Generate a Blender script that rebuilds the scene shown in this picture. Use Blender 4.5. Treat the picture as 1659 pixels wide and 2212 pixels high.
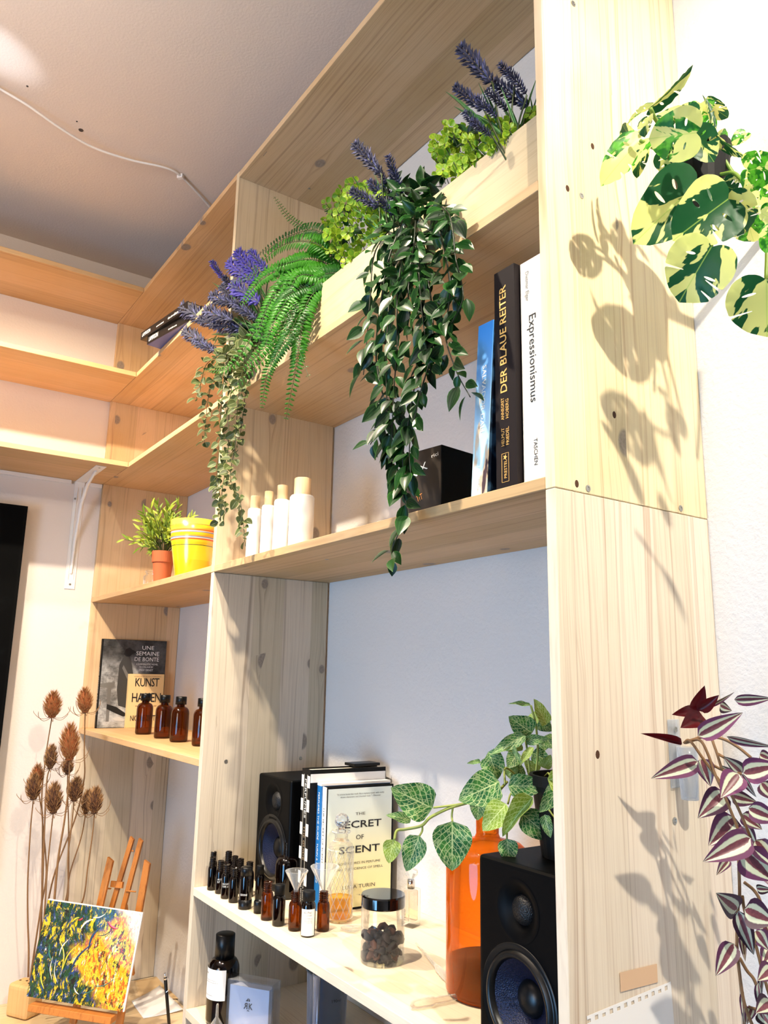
import bpy, bmesh, math, random
from mathutils import Vector, Matrix, noise
from mathutils.geometry import delaunay_2d_cdt
random.seed(7)
SC = bpy.context.scene
for o in list(bpy.data.objects): bpy.data.objects.remove(o)

# ------------------------------------------------------------------ camera
ZC = 1.65                                    # eye height
ZCEIL_ = ZC+1.42
D, TH = 0.30, 0.0153                         # shelf depth, board thickness
CAMP = Vector((2.6795, -0.9614, ZC)); YAW, PIT, ROL, FPX = 0.9726, 0.2074, 0.0191, 1685.2
_f0 = Vector((-math.sin(YAW), math.cos(YAW), 0)); _r0 = Vector((math.cos(YAW), math.sin(YAW), 0)); _u0 = Vector((0, 0, 1))
CF = _f0*math.cos(PIT) + _u0*math.sin(PIT); _u1 = -_f0*math.sin(PIT) + _u0*math.cos(PIT)
CR = _r0*math.cos(ROL) + _u1*math.sin(ROL); CU = -_r0*math.sin(ROL) + _u1*math.cos(ROL)
cd = bpy.data.cameras.new('camera'); co = bpy.data.objects.new('camera', cd); SC.collection.objects.link(co)
cd.sensor_fit = 'HORIZONTAL'; cd.sensor_width = 36; cd.lens = FPX*36/1659; cd.clip_start = 0.01
M = Matrix((CR, CU, -CF)).transposed().to_4x4(); M.translation = CAMP; co.matrix_world = M
SC.camera = co

# ------------------------------------------------------------------ light, world, exposure
def area(name, loc, target, size, power, col, spread=None, shape='DISK'):
    l = bpy.data.lights.new(name, 'AREA'); l.shape = shape; l.size = size; l.energy = power; l.color = col
    if spread: l.spread = spread
    o = bpy.data.objects.new(name, l); o.location = loc
    o.rotation_euler = (Vector(target)-Vector(loc)).to_track_quat('-Z', 'Y').to_euler(); SC.collection.objects.link(o); return o
def spot(name, loc, target, power, col, ang=100, blend=.6, r=.02):
    l = bpy.data.lights.new(name, 'SPOT'); l.energy = power; l.color = col; l.spot_size = math.radians(ang); l.spot_blend = blend; l.shadow_soft_size = r
    o = bpy.data.objects.new(name, l); o.location = loc
    o.rotation_euler = (Vector(target)-Vector(loc)).to_track_quat('-Z', 'Y').to_euler(); SC.collection.objects.link(o); return o
WARM = (1, .85, .66)
spot('track_spot', (1.75, -.86, ZC+1.30), (1.40, -.30, ZC-.5), 92, WARM, 86, .9)
spot('track_spot', (.99, -1.10, ZC+1.30), (.35, -.25, ZC-.4), 96, WARM, 108, .8)
spot('track_spot', (.78, -1.02, ZC+1.30), (.1, -.35, ZC-.3), 36, WARM, 110, .7)
spot('track_spot', (3.10, -.62, ZC+1.30), (2.15, -.12, ZC-.1), 92, (1, .90, .74), 100, .7)
area('window_daylight', (2.2, -2.7, ZC-.55), (1.7, 0, ZC-.2), 1.1, 25, (.22, .56, 1.0))
area('room_fill', (2.6, -3.1, ZC+.2), (1.3, -.3, ZC+.9), 1.0, 14, (1, .78, .58))  # added warm fill out of view, no actual lamp stands here
area('ceiling_fill', (1.7, -1.5, ZC+1.02), (1.5, -1.4, ZCEIL_), .5, 9, (1, .86, .74))  # unseen fill added to brighten the ceiling but not the shelf undersides
spot('ceiling_glare_spot', (1.3, -1.6, ZC+.7), (.86, -.85, ZCEIL_), 40, (.75, .86, 1), 9, 1., .01)  # narrow beam added to make the bluish glare patch on the ceiling
w = bpy.data.worlds.new('world'); SC.world = w; w.use_nodes = True
w.node_tree.nodes['Background'].inputs[0].default_value = (.85, .88, 1, 1); w.node_tree.nodes['Background'].inputs[1].default_value = .35
SC.view_settings.view_transform = 'Standard'; SC.view_settings.look = 'None'; SC.view_settings.gamma = 1
SC.cycles.use_light_tree = False; SC.cycles.caustics_reflective = False; SC.cycles.caustics_refractive = False; SC.cycles.max_bounces = 5; SC.cycles.diffuse_bounces = 4; SC.cycles.transmission_bounces = 4; SC.cycles.glossy_bounces = 2; SC.cycles.transparent_max_bounces = 12; SC.cycles.adaptive_threshold = .03
SC.view_settings.use_curve_mapping = False; SC.view_settings.exposure = 0.72

# ------------------------------------------------------------------ helpers
def ray(u, v): return CF + CR*((u-829.5)/FPX) - CU*((v-1106)/FPX)
def K(u, v, ax, c):                           # the point of plane ax=c that lies along this line of sight
    d = ray(u, v); i = 'xyz'.index(ax); return CAMP + d*((c-CAMP[i])/d[i])
def Kd(u, v, d): return CAMP + ray(u, v)*d
def lin(h):
    if isinstance(h, str):
        h = h.lstrip('#'); c = [int(h[i:i+2], 16)/255 for i in (0, 2, 4)]
    else: c = list(h)
    return [x/12.92 if x <= .04045 else ((x+.055)/1.055)**2.4 for x in c] + [1]
class MB:
    def __init__(s): s.v = []; s.f = []; s.uv = []; s.mi = []; s.hasuv = False
    def add(s, vs, fs, M=None, uvs=None, mi=0):
        n = len(s.v); s.v += [tuple(M @ Vector(p)) if M else tuple(p) for p in vs]
        for k, f in enumerate(fs):
            s.f.append(tuple(i+n for i in f)); s.mi.append(mi)
            s.uv.append([uvs[i] for i in f] if uvs else None)
        if uvs: s.hasuv = True
        return s
    def box(s, a, b, M=None, mi=0):
        x0, y0, z0 = a; x1, y1, z1 = b
        return s.add([(x0,y0,z0),(x1,y0,z0),(x1,y1,z0),(x0,y1,z0),(x0,y0,z1),(x1,y0,z1),(x1,y1,z1),(x0,y1,z1)],
                     [(0,3,2,1),(4,5,6,7),(0,1,5,4),(1,2,6,5),(2,3,7,6),(3,0,4,7)], M, None, mi)
    def lathe(s, prof, seg=24, M=None, mi=0, rad=None):
        vs = []; fs = []; idx = []
        for (r, z) in prof:
            if r < 1e-6: idx.append([len(vs)]*seg); vs.append((0, 0, z))
            else:
                idx.append(list(range(len(vs), len(vs)+seg)))
                for k in range(seg):
                    a = 2*math.pi*k/seg; rr = rad(r, a, z) if rad else r
                    vs.append((rr*math.cos(a), rr*math.sin(a), z))
        for i in range(len(prof)-1):
            A, B = idx[i], idx[i+1]
            for k in range(seg):
                k2 = (k+1) % seg; f = []
                for q in (A[k], A[k2], B[k2], B[k]):
                    if q not in f: f.append(q)
                if len(f) > 2: fs.append(tuple(f))
        return s.add(vs, fs, M, None, mi)
    def tube(s, pts, r, n=6, mi=0, cap=True):
        pts = [Vector(p) for p in pts]; m = len(pts)
        rs = r if isinstance(r, (list, tuple)) else [r]*m
        vs = []; fs = []; prev = None
        for i, p in enumerate(pts):
            t = (pts[min(i+1, m-1)]-pts[max(i-1, 0)]).normalized()
            if prev is None: a = t.orthogonal().normalized()
            else:
                a = prev - t*prev.dot(t); a = a.normalized() if a.length > 1e-6 else t.orthogonal().normalized()
            prev = a; b = t.cross(a)
            for k in range(n):
                q = 2*math.pi*k/n; vs.append(p + (a*math.cos(q)+b*math.sin(q))*rs[i])
        for i in range(m-1):
            for k in range(n): k2 = (k+1) % n; fs.append((i*n+k, i*n+k2, (i+1)*n+k2, (i+1)*n+k))
        if cap: fs.append(tuple(range(n))[::-1]); fs.append(tuple(range((m-1)*n, m*n)))
        return s.add(vs, fs, None, None, mi)
    def mesh(s, name, mats, smooth=False, bev=0, bseg=2):
        me = bpy.data.meshes.new(name); me.from_pydata(s.v, [], s.f)
        if s.hasuv:
            ul = me.uv_layers.new(name='UVMap'); i = 0
            for fu, f in zip(s.uv, s.f):
                for k in range(len(f)): ul.data[i].uv = fu[k] if fu else (0, 0); i += 1
        if not isinstance(mats, (list, tuple)): mats = [mats]
        for m in mats: me.materials.append(m)
        for p, mi in zip(me.polygons, s.mi): p.material_index = mi; p.use_smooth = smooth
        if bev:
            b = bmesh.new(); b.from_mesh(me)
            es = [e for e in b.edges if len(e.link_faces) == 2 and e.calc_face_angle(0) > .6]
            bmesh.ops.bevel(b, geom=es, offset=bev, segments=bseg, profile=.6, affect='EDGES'); b.to_mesh(me); b.free()
            if smooth:
                for p in me.polygons: p.use_smooth = True
        me.update(); return me
def link(name, me, parent=None, M=None):
    o = bpy.data.objects.new(name, me); SC.collection.objects.link(o)
    if M is not None: o.matrix_world = M
    if parent is not None:
        o.parent = parent
        o.matrix_parent_inverse = PW[parent.name].inverted()
    PW[o.name] = M.copy() if M is not None else Matrix.Identity(4)
    return o
PW = {}
def O(name, mb, mat, parent=None, label=None, smooth=False, bev=0, M=None, bseg=2, kind=None):
    o = link(name, mb.mesh(name, mat, smooth, bev, bseg), parent, M)
    if label: o['label'] = label
    if kind: o['kind'] = kind
    return o
def T(name, label, cat, loc=(0, 0, 0), group=None):
    e = bpy.data.objects.new(name, None); e.empty_display_size = .02; e.location = loc; SC.collection.objects.link(e)
    PW[e.name] = Matrix.Translation(Vector(loc)); e['label'] = label; e['category'] = cat
    if group: e['group'] = group
    return e
def tag(o, label, cat, group=None):
    o['label'] = label; o['category'] = cat
    if group: o['group'] = group
    return o
def frame(o, x, y, z=None, sx=1, sy=1, sz=1):
    x = Vector(x).normalized(); y = Vector(y); y = (y - x*y.dot(x)).normalized(); z = x.cross(y)
    m = Matrix((x*sx, y*sy, z*sz)).transposed().to_4x4(); m.translation = Vector(o); return m
def crom(P, n=6):
    P = [Vector(p) for p in P]; Q = [P[0]*2-P[1]] + P + [P[-1]*2-P[-2]]; out = []
    for i in range(1, len(Q)-2):
        a, b, c, d = Q[i-1:i+3]
        for k in range(n):
            t = k/n; out.append(.5*((2*b)+(c-a)*t+(2*a-5*b+4*c-d)*t*t+(3*b-a-3*c+d)*t**3))
    out.append(P[-1]); return out

# ------------------------------------------------------------------ materials
class N:
    def __init__(s, name):
        s.m = bpy.data.materials.new(name); s.m.use_nodes = True; s.t = s.m.node_tree; s.b = s.t.nodes['Principled BSDF']; s.out = s.t.nodes['Material Output']
    def n(s, ty, **k):
        nd = s.t.nodes.new(ty)
        for a, b in k.items():
            if a == 'ins':
                for q, w_ in b.items():
                    if isinstance(w_, bpy.types.NodeSocket): s.t.links.new(w_, nd.inputs[q])
                    else: nd.inputs[q].default_value = w_
            else: setattr(nd, a, b)
        return nd
    def math(s, op, a, b=0, c=0, clamp=False): return s.n('ShaderNodeMath', operation=op, use_clamp=clamp, ins={0: a, 1: b, 2: c}).outputs[0]
    def mix(s, f, a, b, bt='MIX'): return s.n('ShaderNodeMix', data_type='RGBA', blend_type=bt, ins={0: f, 6: a, 7: b}).outputs[2]
    def ss(s, v, lo, hi): return s.n('ShaderNodeMapRange', interpolation_type='SMOOTHSTEP', ins={0: v, 1: lo, 2: hi, 3: 0., 4: 1.}).outputs[0]
    def noise(s, vec, scale, detail=3, rough=.5, dim='3D'): return s.n('ShaderNodeTexNoise', ins={'Vector': vec, 'Scale': scale, 'Detail': detail, 'Roughness': rough}).outputs[0]
    def set(s, **k):
        for a, v in k.items():
            i = s.b.inputs[a.replace('_', ' ')]
            if isinstance(v, bpy.types.NodeSocket): s.t.links.new(v, i)
            else: i.default_value = v
        return s
    def bump(s, h, dist, strength=1.): s.t.links.new(s.n('ShaderNodeBump', ins={'Height': h, 'Distance': dist, 'Strength': strength}).outputs[0], s.b.inputs['Normal']); return s
    def obj(s): return s.n('ShaderNodeTexCoord').outputs['Object']
    def uv(s): return s.n('ShaderNodeTexCoord').outputs['UV']
    def rnd(s): return s.n('ShaderNodeObjectInfo').outputs['Random']
def plain(name, col, rough=.5, metal=0, spec=.5, coat=0, emit=None):
    n = N(name); n.set(Base_Color=lin(col), Roughness=rough, Metallic=metal, Specular_IOR_Level=spec, Coat_Weight=coat)
    return n.m
def wood(name, ax, ac, base='#e2cda6', dark='#b58f63', lam=.075, knots=1., white=.35, seed=0., con=.75):
    """glued pine: ax = grain axis, ac = axis across the lamellas"""
    n = N(name); s = n.n('ShaderNodeSeparateXYZ', ins={0: n.obj()}); L = s.outputs[ax]; A = s.outputs[ac]
    oth = s.outputs[3-ax-ac]; r = n.rnd()
    lamid = n.math('FLOOR', n.math('ADD', n.math('DIVIDE', A, lam), n.math('MULTIPLY', r, 7.3)))
    wn = n.n('ShaderNodeTexWhiteNoise', noise_dimensions='2D', ins={0: n.n('ShaderNodeCombineXYZ', ins={0: lamid, 1: n.math('ADD', r, seed)}).outputs[0]})
    lr = wn.outputs[0]; fr = n.math('FRACT', n.math('ADD', n.math('DIVIDE', A, lam), n.math('MULTIPLY', r, 7.3)))
    Ls = n.math('ADD', L, n.math('MULTIPLY', lr, 9.))
    # knots
    kv = n.n('ShaderNodeCombineXYZ', ins={0: n.math('DIVIDE', A, .13), 1: n.math('DIVIDE', Ls, .42), 2: n.math('MULTIPLY', oth, 1.)}).outputs[0]
    vo = n.n('ShaderNodeTexVoronoi', feature='F1', ins={'Vector': kv, 'Scale': 1., 'Randomness': .9})
    dv = n.n('ShaderNodeVectorMath', operation='SUBTRACT', ins={0: kv, 1: vo.outputs['Position']}).outputs[0]
    ds = n.n('ShaderNodeSeparateXYZ', ins={0: dv})
    kd = n.math('SQRT', n.math('ADD', n.math('POWER', n.math('MULTIPLY', ds.outputs[0], .13), 2.), n.math('POWER', n.math('MULTIPLY', ds.outputs[1], .42*.72), 2.)))
    kpres = n.math('GREATER_THAN', n.n('ShaderNodeSeparateColor', ins={0: vo.outputs['Color']}).outputs[0], 1-.3*knots)
    kr = n.math('ADD', .007, n.math('MULTIPLY', n.n('ShaderNodeSeparateColor', ins={0: vo.outputs['Color']}).outputs[1], .008))
    km = n.math('MULTIPLY', n.math('SUBTRACT', 1., n.ss(n.math('DIVIDE', kd, kr), .75, 1.15)), kpres)
    # grain, bent round the knots
    bend = n.math('MULTIPLY', n.math('MULTIPLY', n.math('EXPONENT', n.math('MULTIPLY', kd, -45.)), kpres), n.math('MULTIPLY', n.math('SIGN', ds.outputs[0]), .016))
    cv = n.n('ShaderNodeCombineXYZ', ins={0: n.math('MULTIPLY', A, 6.), 1: n.math('MULTIPLY', Ls, .9), 2: lr}).outputs[0]
    lo = n.noise(cv, 1.4, 2)
    Ab = n.math('ADD', n.math('SUBTRACT', A, bend), n.math('MULTIPLY', lo, .05))
    gv = n.n('ShaderNodeCombineXYZ', ins={0: n.math('MULTIPLY', Ab, 150.), 1: n.math('MULTIPLY', Ls, 1.1), 2: n.math('MULTIPLY', oth, 30.)}).outputs[0]
    g = n.noise(gv, 1., 2, .55); g1 = n.ss(g, .50, .78)
    fv = n.n('ShaderNodeCombineXYZ', ins={0: n.math('MULTIPLY', Ab, 700.), 1: n.math('MULTIPLY', Ls, 9.), 2: n.math('MULTIPLY', oth, 200.)}).outputs[0]
    fi = n.noise(fv, 1., 2, .6)
    col = n.mix(n.math('MULTIPLY', g1, con), lin(base), lin(dark)); col = n.mix(n.math('MULTIPLY', n.ss(fi, .45, .75), .28), col, lin(dark))
    tone = n.math('ADD', .86, n.math('MULTIPLY', lr, .2))
    col = n.mix(1., col, n.n('ShaderNodeCombineColor', ins={0: tone, 1: tone, 2: n.math('MULTIPLY', tone, n.math('ADD', .94, n.math('MULTIPLY', lr, .1)))}).outputs[0], 'MULTIPLY')
    wv = n.noise(n.obj(), 5., 3); col = n.mix(n.math('MULTIPLY', n.ss(wv, .3, .75), white), col, lin('#e9dfcf'))
    halo = n.math('MULTIPLY', n.math('EXPONENT', n.math('MULTIPLY', kd, -130.)), n.math('MULTIPLY', kpres, .6))
    col = n.mix(halo, col, lin('#96765a')); col = n.mix(n.math('MULTIPLY', km, .85), col, n.mix(n.noise(n.obj(), 260., 3), lin('#5a5048'), lin('#a89c90')))
    seam = n.math('SUBTRACT', 1., n.ss(n.math('MINIMUM', fr, n.math('SUBTRACT', 1., fr)), .0, .014))
    col = n.mix(n.math('MULTIPLY', seam, .25), col, lin('#7c6347'))
    n.set(Base_Color=col, Roughness=.62, Specular_IOR_Level=.3);
    return n.m
def plaster(name, col, sc=150, dist=.0015, strength=.6):
    n = N(name); a = n.noise(n.obj(), sc, 4, .6); b = n.noise(n.obj(), 3., 3)
    n.set(Base_Color=n.mix(n.math('MULTIPLY', b, .25), lin(col), [c*.93 for c in lin(col)[:3]]+[1]), Roughness=.9, Specular_IOR_Level=.2); n.bump(a, dist, strength); return n.m
def glass(name, tint, rough=.02, refl=1., body=None, bodyf=0.):
    """thin blown glass: see-through tint plus surface reflection"""
    n = N(name); t = n.n('ShaderNodeBsdfTransparent', ins={0: lin(tint)}); g = n.n('ShaderNodeBsdfGlossy', ins={0: (1, 1, 1, 1), 'Roughness': rough})
    fr = n.n('ShaderNodeFresnel', ins={0: 1.5}); f = n.math('MULTIPLY', fr.outputs[0], refl*.55, clamp=True)
    base = t.outputs[0]
    if body: base = n.n('ShaderNodeMixShader', ins={0: n.math('MULTIPLY', n.math('ADD', .15, n.math('MULTIPLY', n.math('POWER', n.n('ShaderNodeLayerWeight', ins={0: .35}).outputs['Facing'], 1.5), 1.6)), bodyf, clamp=True), 1: base, 2: n.n('ShaderNodeBsdfDiffuse', ins={0: lin(body)}).outputs[0]}).outputs[0]
    m = n.n('ShaderNodeMixShader', ins={0: f, 1: base, 2: g.outputs[0]}); n.t.links.new(m.outputs[0], n.out.inputs[0]); return n.m
def leafmat(name, fn, rough=.4, trans=.25, spec=.3):
    """fn(n, u, v, r) -> colour socket; u runs 0..1 across the blade with the midrib at .5"""
    n = N(name); s = n.n('ShaderNodeSeparateXYZ', ins={0: n.uv()}); a = n.math('ABSOLUTE', n.math('SUBTRACT', n.math('MULTIPLY', s.outputs[0], 2.), 1.))
    col = fn(n, a, s.outputs[1], n.rnd(), s.outputs[0]); n.set(Base_Color=col, Roughness=rough, Specular_IOR_Level=spec)
    tr = n.n('ShaderNodeBsdfTranslucent', ins={0: col}); m = n.n('ShaderNodeMixShader', ins={0: trans, 1: n.b.outputs[0], 2: tr.outputs[0]})
    n.t.links.new(m.outputs[0], n.out.inputs[0]); return n.m
X_, Y_, Z_ = 0, 1, 2
W_UP = wood('pine_upright_tall', Z_, Y_, base='#ecdab0', dark='#bf9a6c', con=.85); W_SH = wood('pine_shelf', X_, Y_, base='#e4d2b6', dark='#b89a78', con=.5, white=.5); W_SHD = wood('pine_shelf_shaded', X_, Y_, base='#c4a57c', dark='#8f6f4e', con=.6, white=.12); W_UPR = wood('pine_upright_pale', Z_, Y_, base='#e9dac6', dark='#b08f74', con=.85, white=.35); W_UPA = wood('pine_upright_upper', Z_, Y_, base='#d8bf98', dark='#a48160', white=.25)  # upper shelves get darker pine: shade of their undersides put into the colour
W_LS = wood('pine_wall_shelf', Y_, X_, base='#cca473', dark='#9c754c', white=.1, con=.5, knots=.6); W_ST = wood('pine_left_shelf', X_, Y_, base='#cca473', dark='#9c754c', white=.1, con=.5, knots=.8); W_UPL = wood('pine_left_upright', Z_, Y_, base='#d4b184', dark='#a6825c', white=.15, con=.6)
W_UPG = wood('pine_upright_greyed', Z_, Y_, base='#cfc0a8', dark='#8f7c68', white=.15, knots=1.5, con=.8)
W_PL = wood('pine_planter', X_, Z_, base='#c4b08c', dark='#9c8460', lam=.3, knots=.6, white=.2, con=.6)
W_TB = wood('pine_table', Y_, X_, base='#d9bf93', dark='#b08a5c', lam=.3)
WALL = plaster('white_plaster', '#dcdad8', 110, .0022, .8); CEIL = plaster('ceiling_plaster', '#d8ccc2', 170, .0012, .6)
LWALL = plaster('left_wall_plaster', '#dcd3cc', 140, .0012, .5)
BLACK = plain('black_plastic', '#050506', .35, spec=.35); BLKM = plain('black_matte', '#060607', .6, spec=.25); CHROME = plain('chrome', '#d8d8d8', .18, 1)
WHITE = plain('white_metal', '#e6e2de', .4); PAPER = plain('paper', '#efece8', .8); PAGES = plain('book_pages', '#d9cfbf', .85)
STEEL = plain('screw_zinc', '#a9a7a0', .35, .9); INKW = plain('white_ink', '#efefea', .6); INKB = plain('black_ink', '#16161a', .6)

# ------------------------------------------------------------------ lettering
def text(s, org, xd, yd, h, mat, parent, width=None, name='lettering', lift=.0004, shear=0, spacing=1, label=None, bold=0):
    c = bpy.data.curves.new('t', 'FONT'); c.body = s; c.size = 1; c.space_character = spacing; c.shear = shear; c.resolution_u = 2
    if bold: c.offset = bold
    o = bpy.data.objects.new('t', c); SC.collection.objects.link(o); dg = bpy.context.evaluated_depsgraph_get()
    me = bpy.data.meshes.new_from_object(o.evaluated_get(dg)); bpy.data.objects.remove(o)
    if not me.vertices: return None
    xs = [v.co.x for v in me.vertices]; k = h/.72; kx = k if width is None else width/(max(xs)-min(xs)+1e-6); x0 = min(xs)
    xd = Vector(xd).normalized(); yd = Vector(yd); yd = (yd-xd*yd.dot(xd)).normalized(); nz = xd.cross(yd)
    org = Vector(org)
    for v in me.vertices: v.co = org + xd*((v.co.x-x0)*kx) + yd*(v.co.y*k) + nz*lift
    me.materials.clear(); me.materials.append(mat); o = link(name, me, parent)
    if label: o['label'] = label
    return o

# ------------------------------------------------------------------ room
XA, XB = 1.0269, 2.0463; XA1, XB1 = XA+TH, XB+TH
ZS = {k: ZC+v for k, v in dict(S0=-.6713, S1=-.4465, S2=.2198, S3=.6149, S4=1.2052, T0=1.2088, T1=.9161, T2=.6191, T3=.2200, T4=-.1956).items()}
TOP = {k: v+TH for k, v in ZS.items()}; ZTAB = ZC-.95; ZCEIL = ZC+1.42; DL = .2973
def struct(name, mb, mat, **k):
    o = O(name, mb, mat, **k); o['kind'] = 'structure'; return o
struct('wall_back', MB().box((-.1, 0, 0), (4.6, .12, ZCEIL)), WALL)
struct('wall_left', MB().box((-.12, -4.2, 0), (0, .12, ZCEIL)), LWALL)
struct('wall_right', MB().box((4.5, -4.2, 0), (4.62, 0, ZCEIL)), WALL)
struct('wall_front', MB().box((-.1, -4.32, 0), (4.6, -4.2, ZCEIL)), WALL)
struct('ceiling', MB().box((-.12, -4.32, ZCEIL), (4.62, .12, ZCEIL+.1)), CEIL)
struct('floor', MB().box((-.12, -4.32, -.1), (4.62, .12, 0)), plain('grey_floor', '#9a9084', .6))

# ------------------------------------------------------------------ shelving
sh = T('shelving_unit', 'tall whitewashed pine shelving unit of boards filling the corner between two walls', 'shelf', (1.0, -.15, .7))
def board(name, a, b, mat, parent=sh): return O(name, MB().box(a, b), mat, parent, bev=.0008, bseg=1)
lv = ['T4', 'T3', 'T2', 'T1', 'T0']; z0 = ZTAB
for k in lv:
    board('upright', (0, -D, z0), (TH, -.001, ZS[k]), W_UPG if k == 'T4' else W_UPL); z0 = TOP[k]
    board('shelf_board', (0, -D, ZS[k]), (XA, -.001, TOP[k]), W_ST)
board('upright', (XA, -D, .0), (XA1, -.006, ZS['S2']-.0006), W_UPG); board('upright', (XA, -D, ZS['S2']), (XA1, -.006, TOP['S4']+.002), W_UPA)
board('upright', (XB, -D, .0), (XB1, -.001, ZS['S2']-.0009), W_UPR); board('upright', (XB, -D, ZS['S2']), (XB1, -.001, ZCEIL-.001), W_UP)
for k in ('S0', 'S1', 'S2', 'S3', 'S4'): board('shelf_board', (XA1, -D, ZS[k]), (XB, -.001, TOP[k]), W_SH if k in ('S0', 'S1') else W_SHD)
def screw(p, nrm, parent=sh, r=.0042):
    m = MB().lathe([(0, .0002), (r, .0002), (r, .0008), (r*.55, .0009), (r*.5, .0003), (0, .0003)], 12)
    z = Vector(nrm); x = z.orthogonal(); O('screw', m, STEEL, parent, smooth=False, M=frame(p, x, z.cross(x)))
DARKHOLE = plain('knot_hole', '#4a2d18', .9)
for u, v in ((1256, 423), (1270, 1055), (1470, 1098), (1457, 1773), (1238, 8)): screw(K(u, v, 'x', XB1), (1, 0, 0))
for u, v in ((1226, 407), (1246, 1045), (1280, 316), (1327, 896), (1291, 1630)):
    O('nail_hole', MB().lathe([(0, .0004), (.003, .0004), (.0035, 0)], 10), DARKHOLE, sh, M=frame(K(u, v, 'x', XB1), (0, 1, 0), (0, .3, 1), sy=1.4))
for u, v in ((488, 1645), (649, 1638)): screw(K(u, v, 'x', XA1), (1, 0, 0))
for u, v in ((706, 1208),): screw(K(u, v, 'z', ZS['S2']), (0, 0, -1))
screw(K(668, 407, 'z', ZS['S4']), (0, 0, -1), r=.003)
# three boards along the left wall
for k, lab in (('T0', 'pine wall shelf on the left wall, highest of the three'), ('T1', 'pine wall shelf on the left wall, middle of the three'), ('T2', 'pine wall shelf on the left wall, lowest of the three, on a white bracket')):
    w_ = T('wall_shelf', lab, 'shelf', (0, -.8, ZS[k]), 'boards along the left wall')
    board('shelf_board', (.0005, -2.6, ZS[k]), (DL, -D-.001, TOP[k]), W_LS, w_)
    if k == 'T2':
        y = -.372; zz = ZS[k]
        m = MB(); m.box((.0005, y-.016, zz-.36), (.0025, y+.016, zz-.002)); m.box((.0005, y-.016, zz-.0022), (.262, y+.016, zz-.0004))
        m.tube([(.003, y, zz-.31), (.012, y, zz-.2), (.05, y, zz-.085), (.11, y, zz-.03), (.2, y, zz-.004)], [.004, .005, .006, .006, .004], 8)
        m.tube([(.0025, y+.008, zz-.33), (.0035, y+.008, zz-.1), (.004, y+.006, zz-.02)], .0018, 6)
        m.tube([(.0025, y-.008, zz-.33), (.0035, y-.008, zz-.1), (.004, y-.006, zz-.02)], .0018, 6)
        O('bracket', m, WHITE, w_, bev=.0004, bseg=1, label='white pressed metal shelf bracket')
        for p, nr in (((.0026, y, zz-.345), (1, 0, 0)), ((.0026, y+.011, zz-.06), (1, 0, 0)), ((.0026, y-.011, zz-.06), (1, 0, 0)), ((.24, y, zz-.0023), (0, 0, -1))): screw(p, nr, w_, .0035)
        O('batten', MB().box((.0005, -2.6, zz-.013), (.012, y-.03, zz-.001)), WHITE, w_, label='white painted batten under the board')
        O('batten', MB().box((.0005, y+.03, zz-.013), (.012, -D-.002, zz-.001)), WHITE, w_, label='white painted batten under the board')
# table top under the left bay
tb = T('side_table', 'light pine table top in the corner under the small easel', 'table', (.5, -.4, ZTAB-.03))
O('table_top', MB().box((TH+.0008, -1.1, ZTAB-.03), (XA-.001, -.0015, ZTAB)), W_TB, tb, bev=.002)
O('table_top', MB().box((.0008, -1.1, ZTAB-.03), (TH, -D-.002, ZTAB)), W_TB, tb)
for x in (.05, .95):
    for y in (-1.05, -.06): O('leg', MB().box((x-.02, y-.02, 0), (x+.02, y+.02, ZTAB-.03)), W_UP, tb)

# ------------------------------------------------------------------ left wall: dark picture
def dark_fn():
    n = N('picture_print'); v = n.noise(n.obj(), 9, 6, .7); n.set(Base_Color=n.mix(n.ss(v, .55, .85), lin('#020202'), lin('#0c1012')), Roughness=.8, Specular_IOR_Level=.08); return n.m
pc = T('wall_picture', 'tall almost black picture panel hung on the left wall', 'picture', (0, -.9, ZC-.3))
O('frame', MB().box((.001, -1.45, ZC-.62), (.048, -.531, ZC+.505)), plain('picture_black', '#030303', .8, spec=.1), pc, bev=.001)
O('print', MB().box((.0482, -1.44, ZC-.61), (.0486, -.541, ZC+.495)), dark_fn(), pc, label='dark mottled print')

# ------------------------------------------------------------------ ceiling cable
zc = ZCEIL-.006
cab = T('ceiling_cable', 'thin white cable sagging along the ceiling to the shelf top', 'cable', (.65, -.32, zc))
P = [K(u, v, 'z', zc-.001-s) for u, v, s in ((-60, 150, .0), (0, 192, .004), (60, 228, .012), (130, 277, .02), (200, 318, .02), (280, 345, .012), (340, 358, .006), (372, 368, .002), (392, 382, 0), (425, 415, .002), (452, 446, .004), (480, 480, .008))]
O('cable', MB().tube(crom(P, 6), .0032, 8), WHITE, cab, smooth=True)
k_ = K(390, 381, 'z', zc)
O('clip', MB().box((-.009, -.006, -.007), (.009, .006, .0055)), WHITE, cab, bev=.0015, M=Matrix.Translation(k_) @ Matrix.Rotation(.7, 4, 'Z'))
for u, v, r in ((175, 281, .006), (59, 186, .0025), (166, 262, .002)):
    h_ = O('plug_hole', MB().lathe([(0, .0006), (r*.6, .0006), (r*.65, .0012), (r, .0012), (r*1.1, 0)], 14), plain('dark_plug', '#4b423c', .8), M=frame(K(u, v, 'z', ZCEIL), (1, 0, 0), (0, -1, 0)))
    tag(h_, {175: 'dark wall plug in the ceiling below the cable shadow', 59: 'small dark speck hole in the ceiling at the upper left', 166: 'tiny nail hole in the ceiling just above the wall plug'}[u], 'plug')

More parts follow.
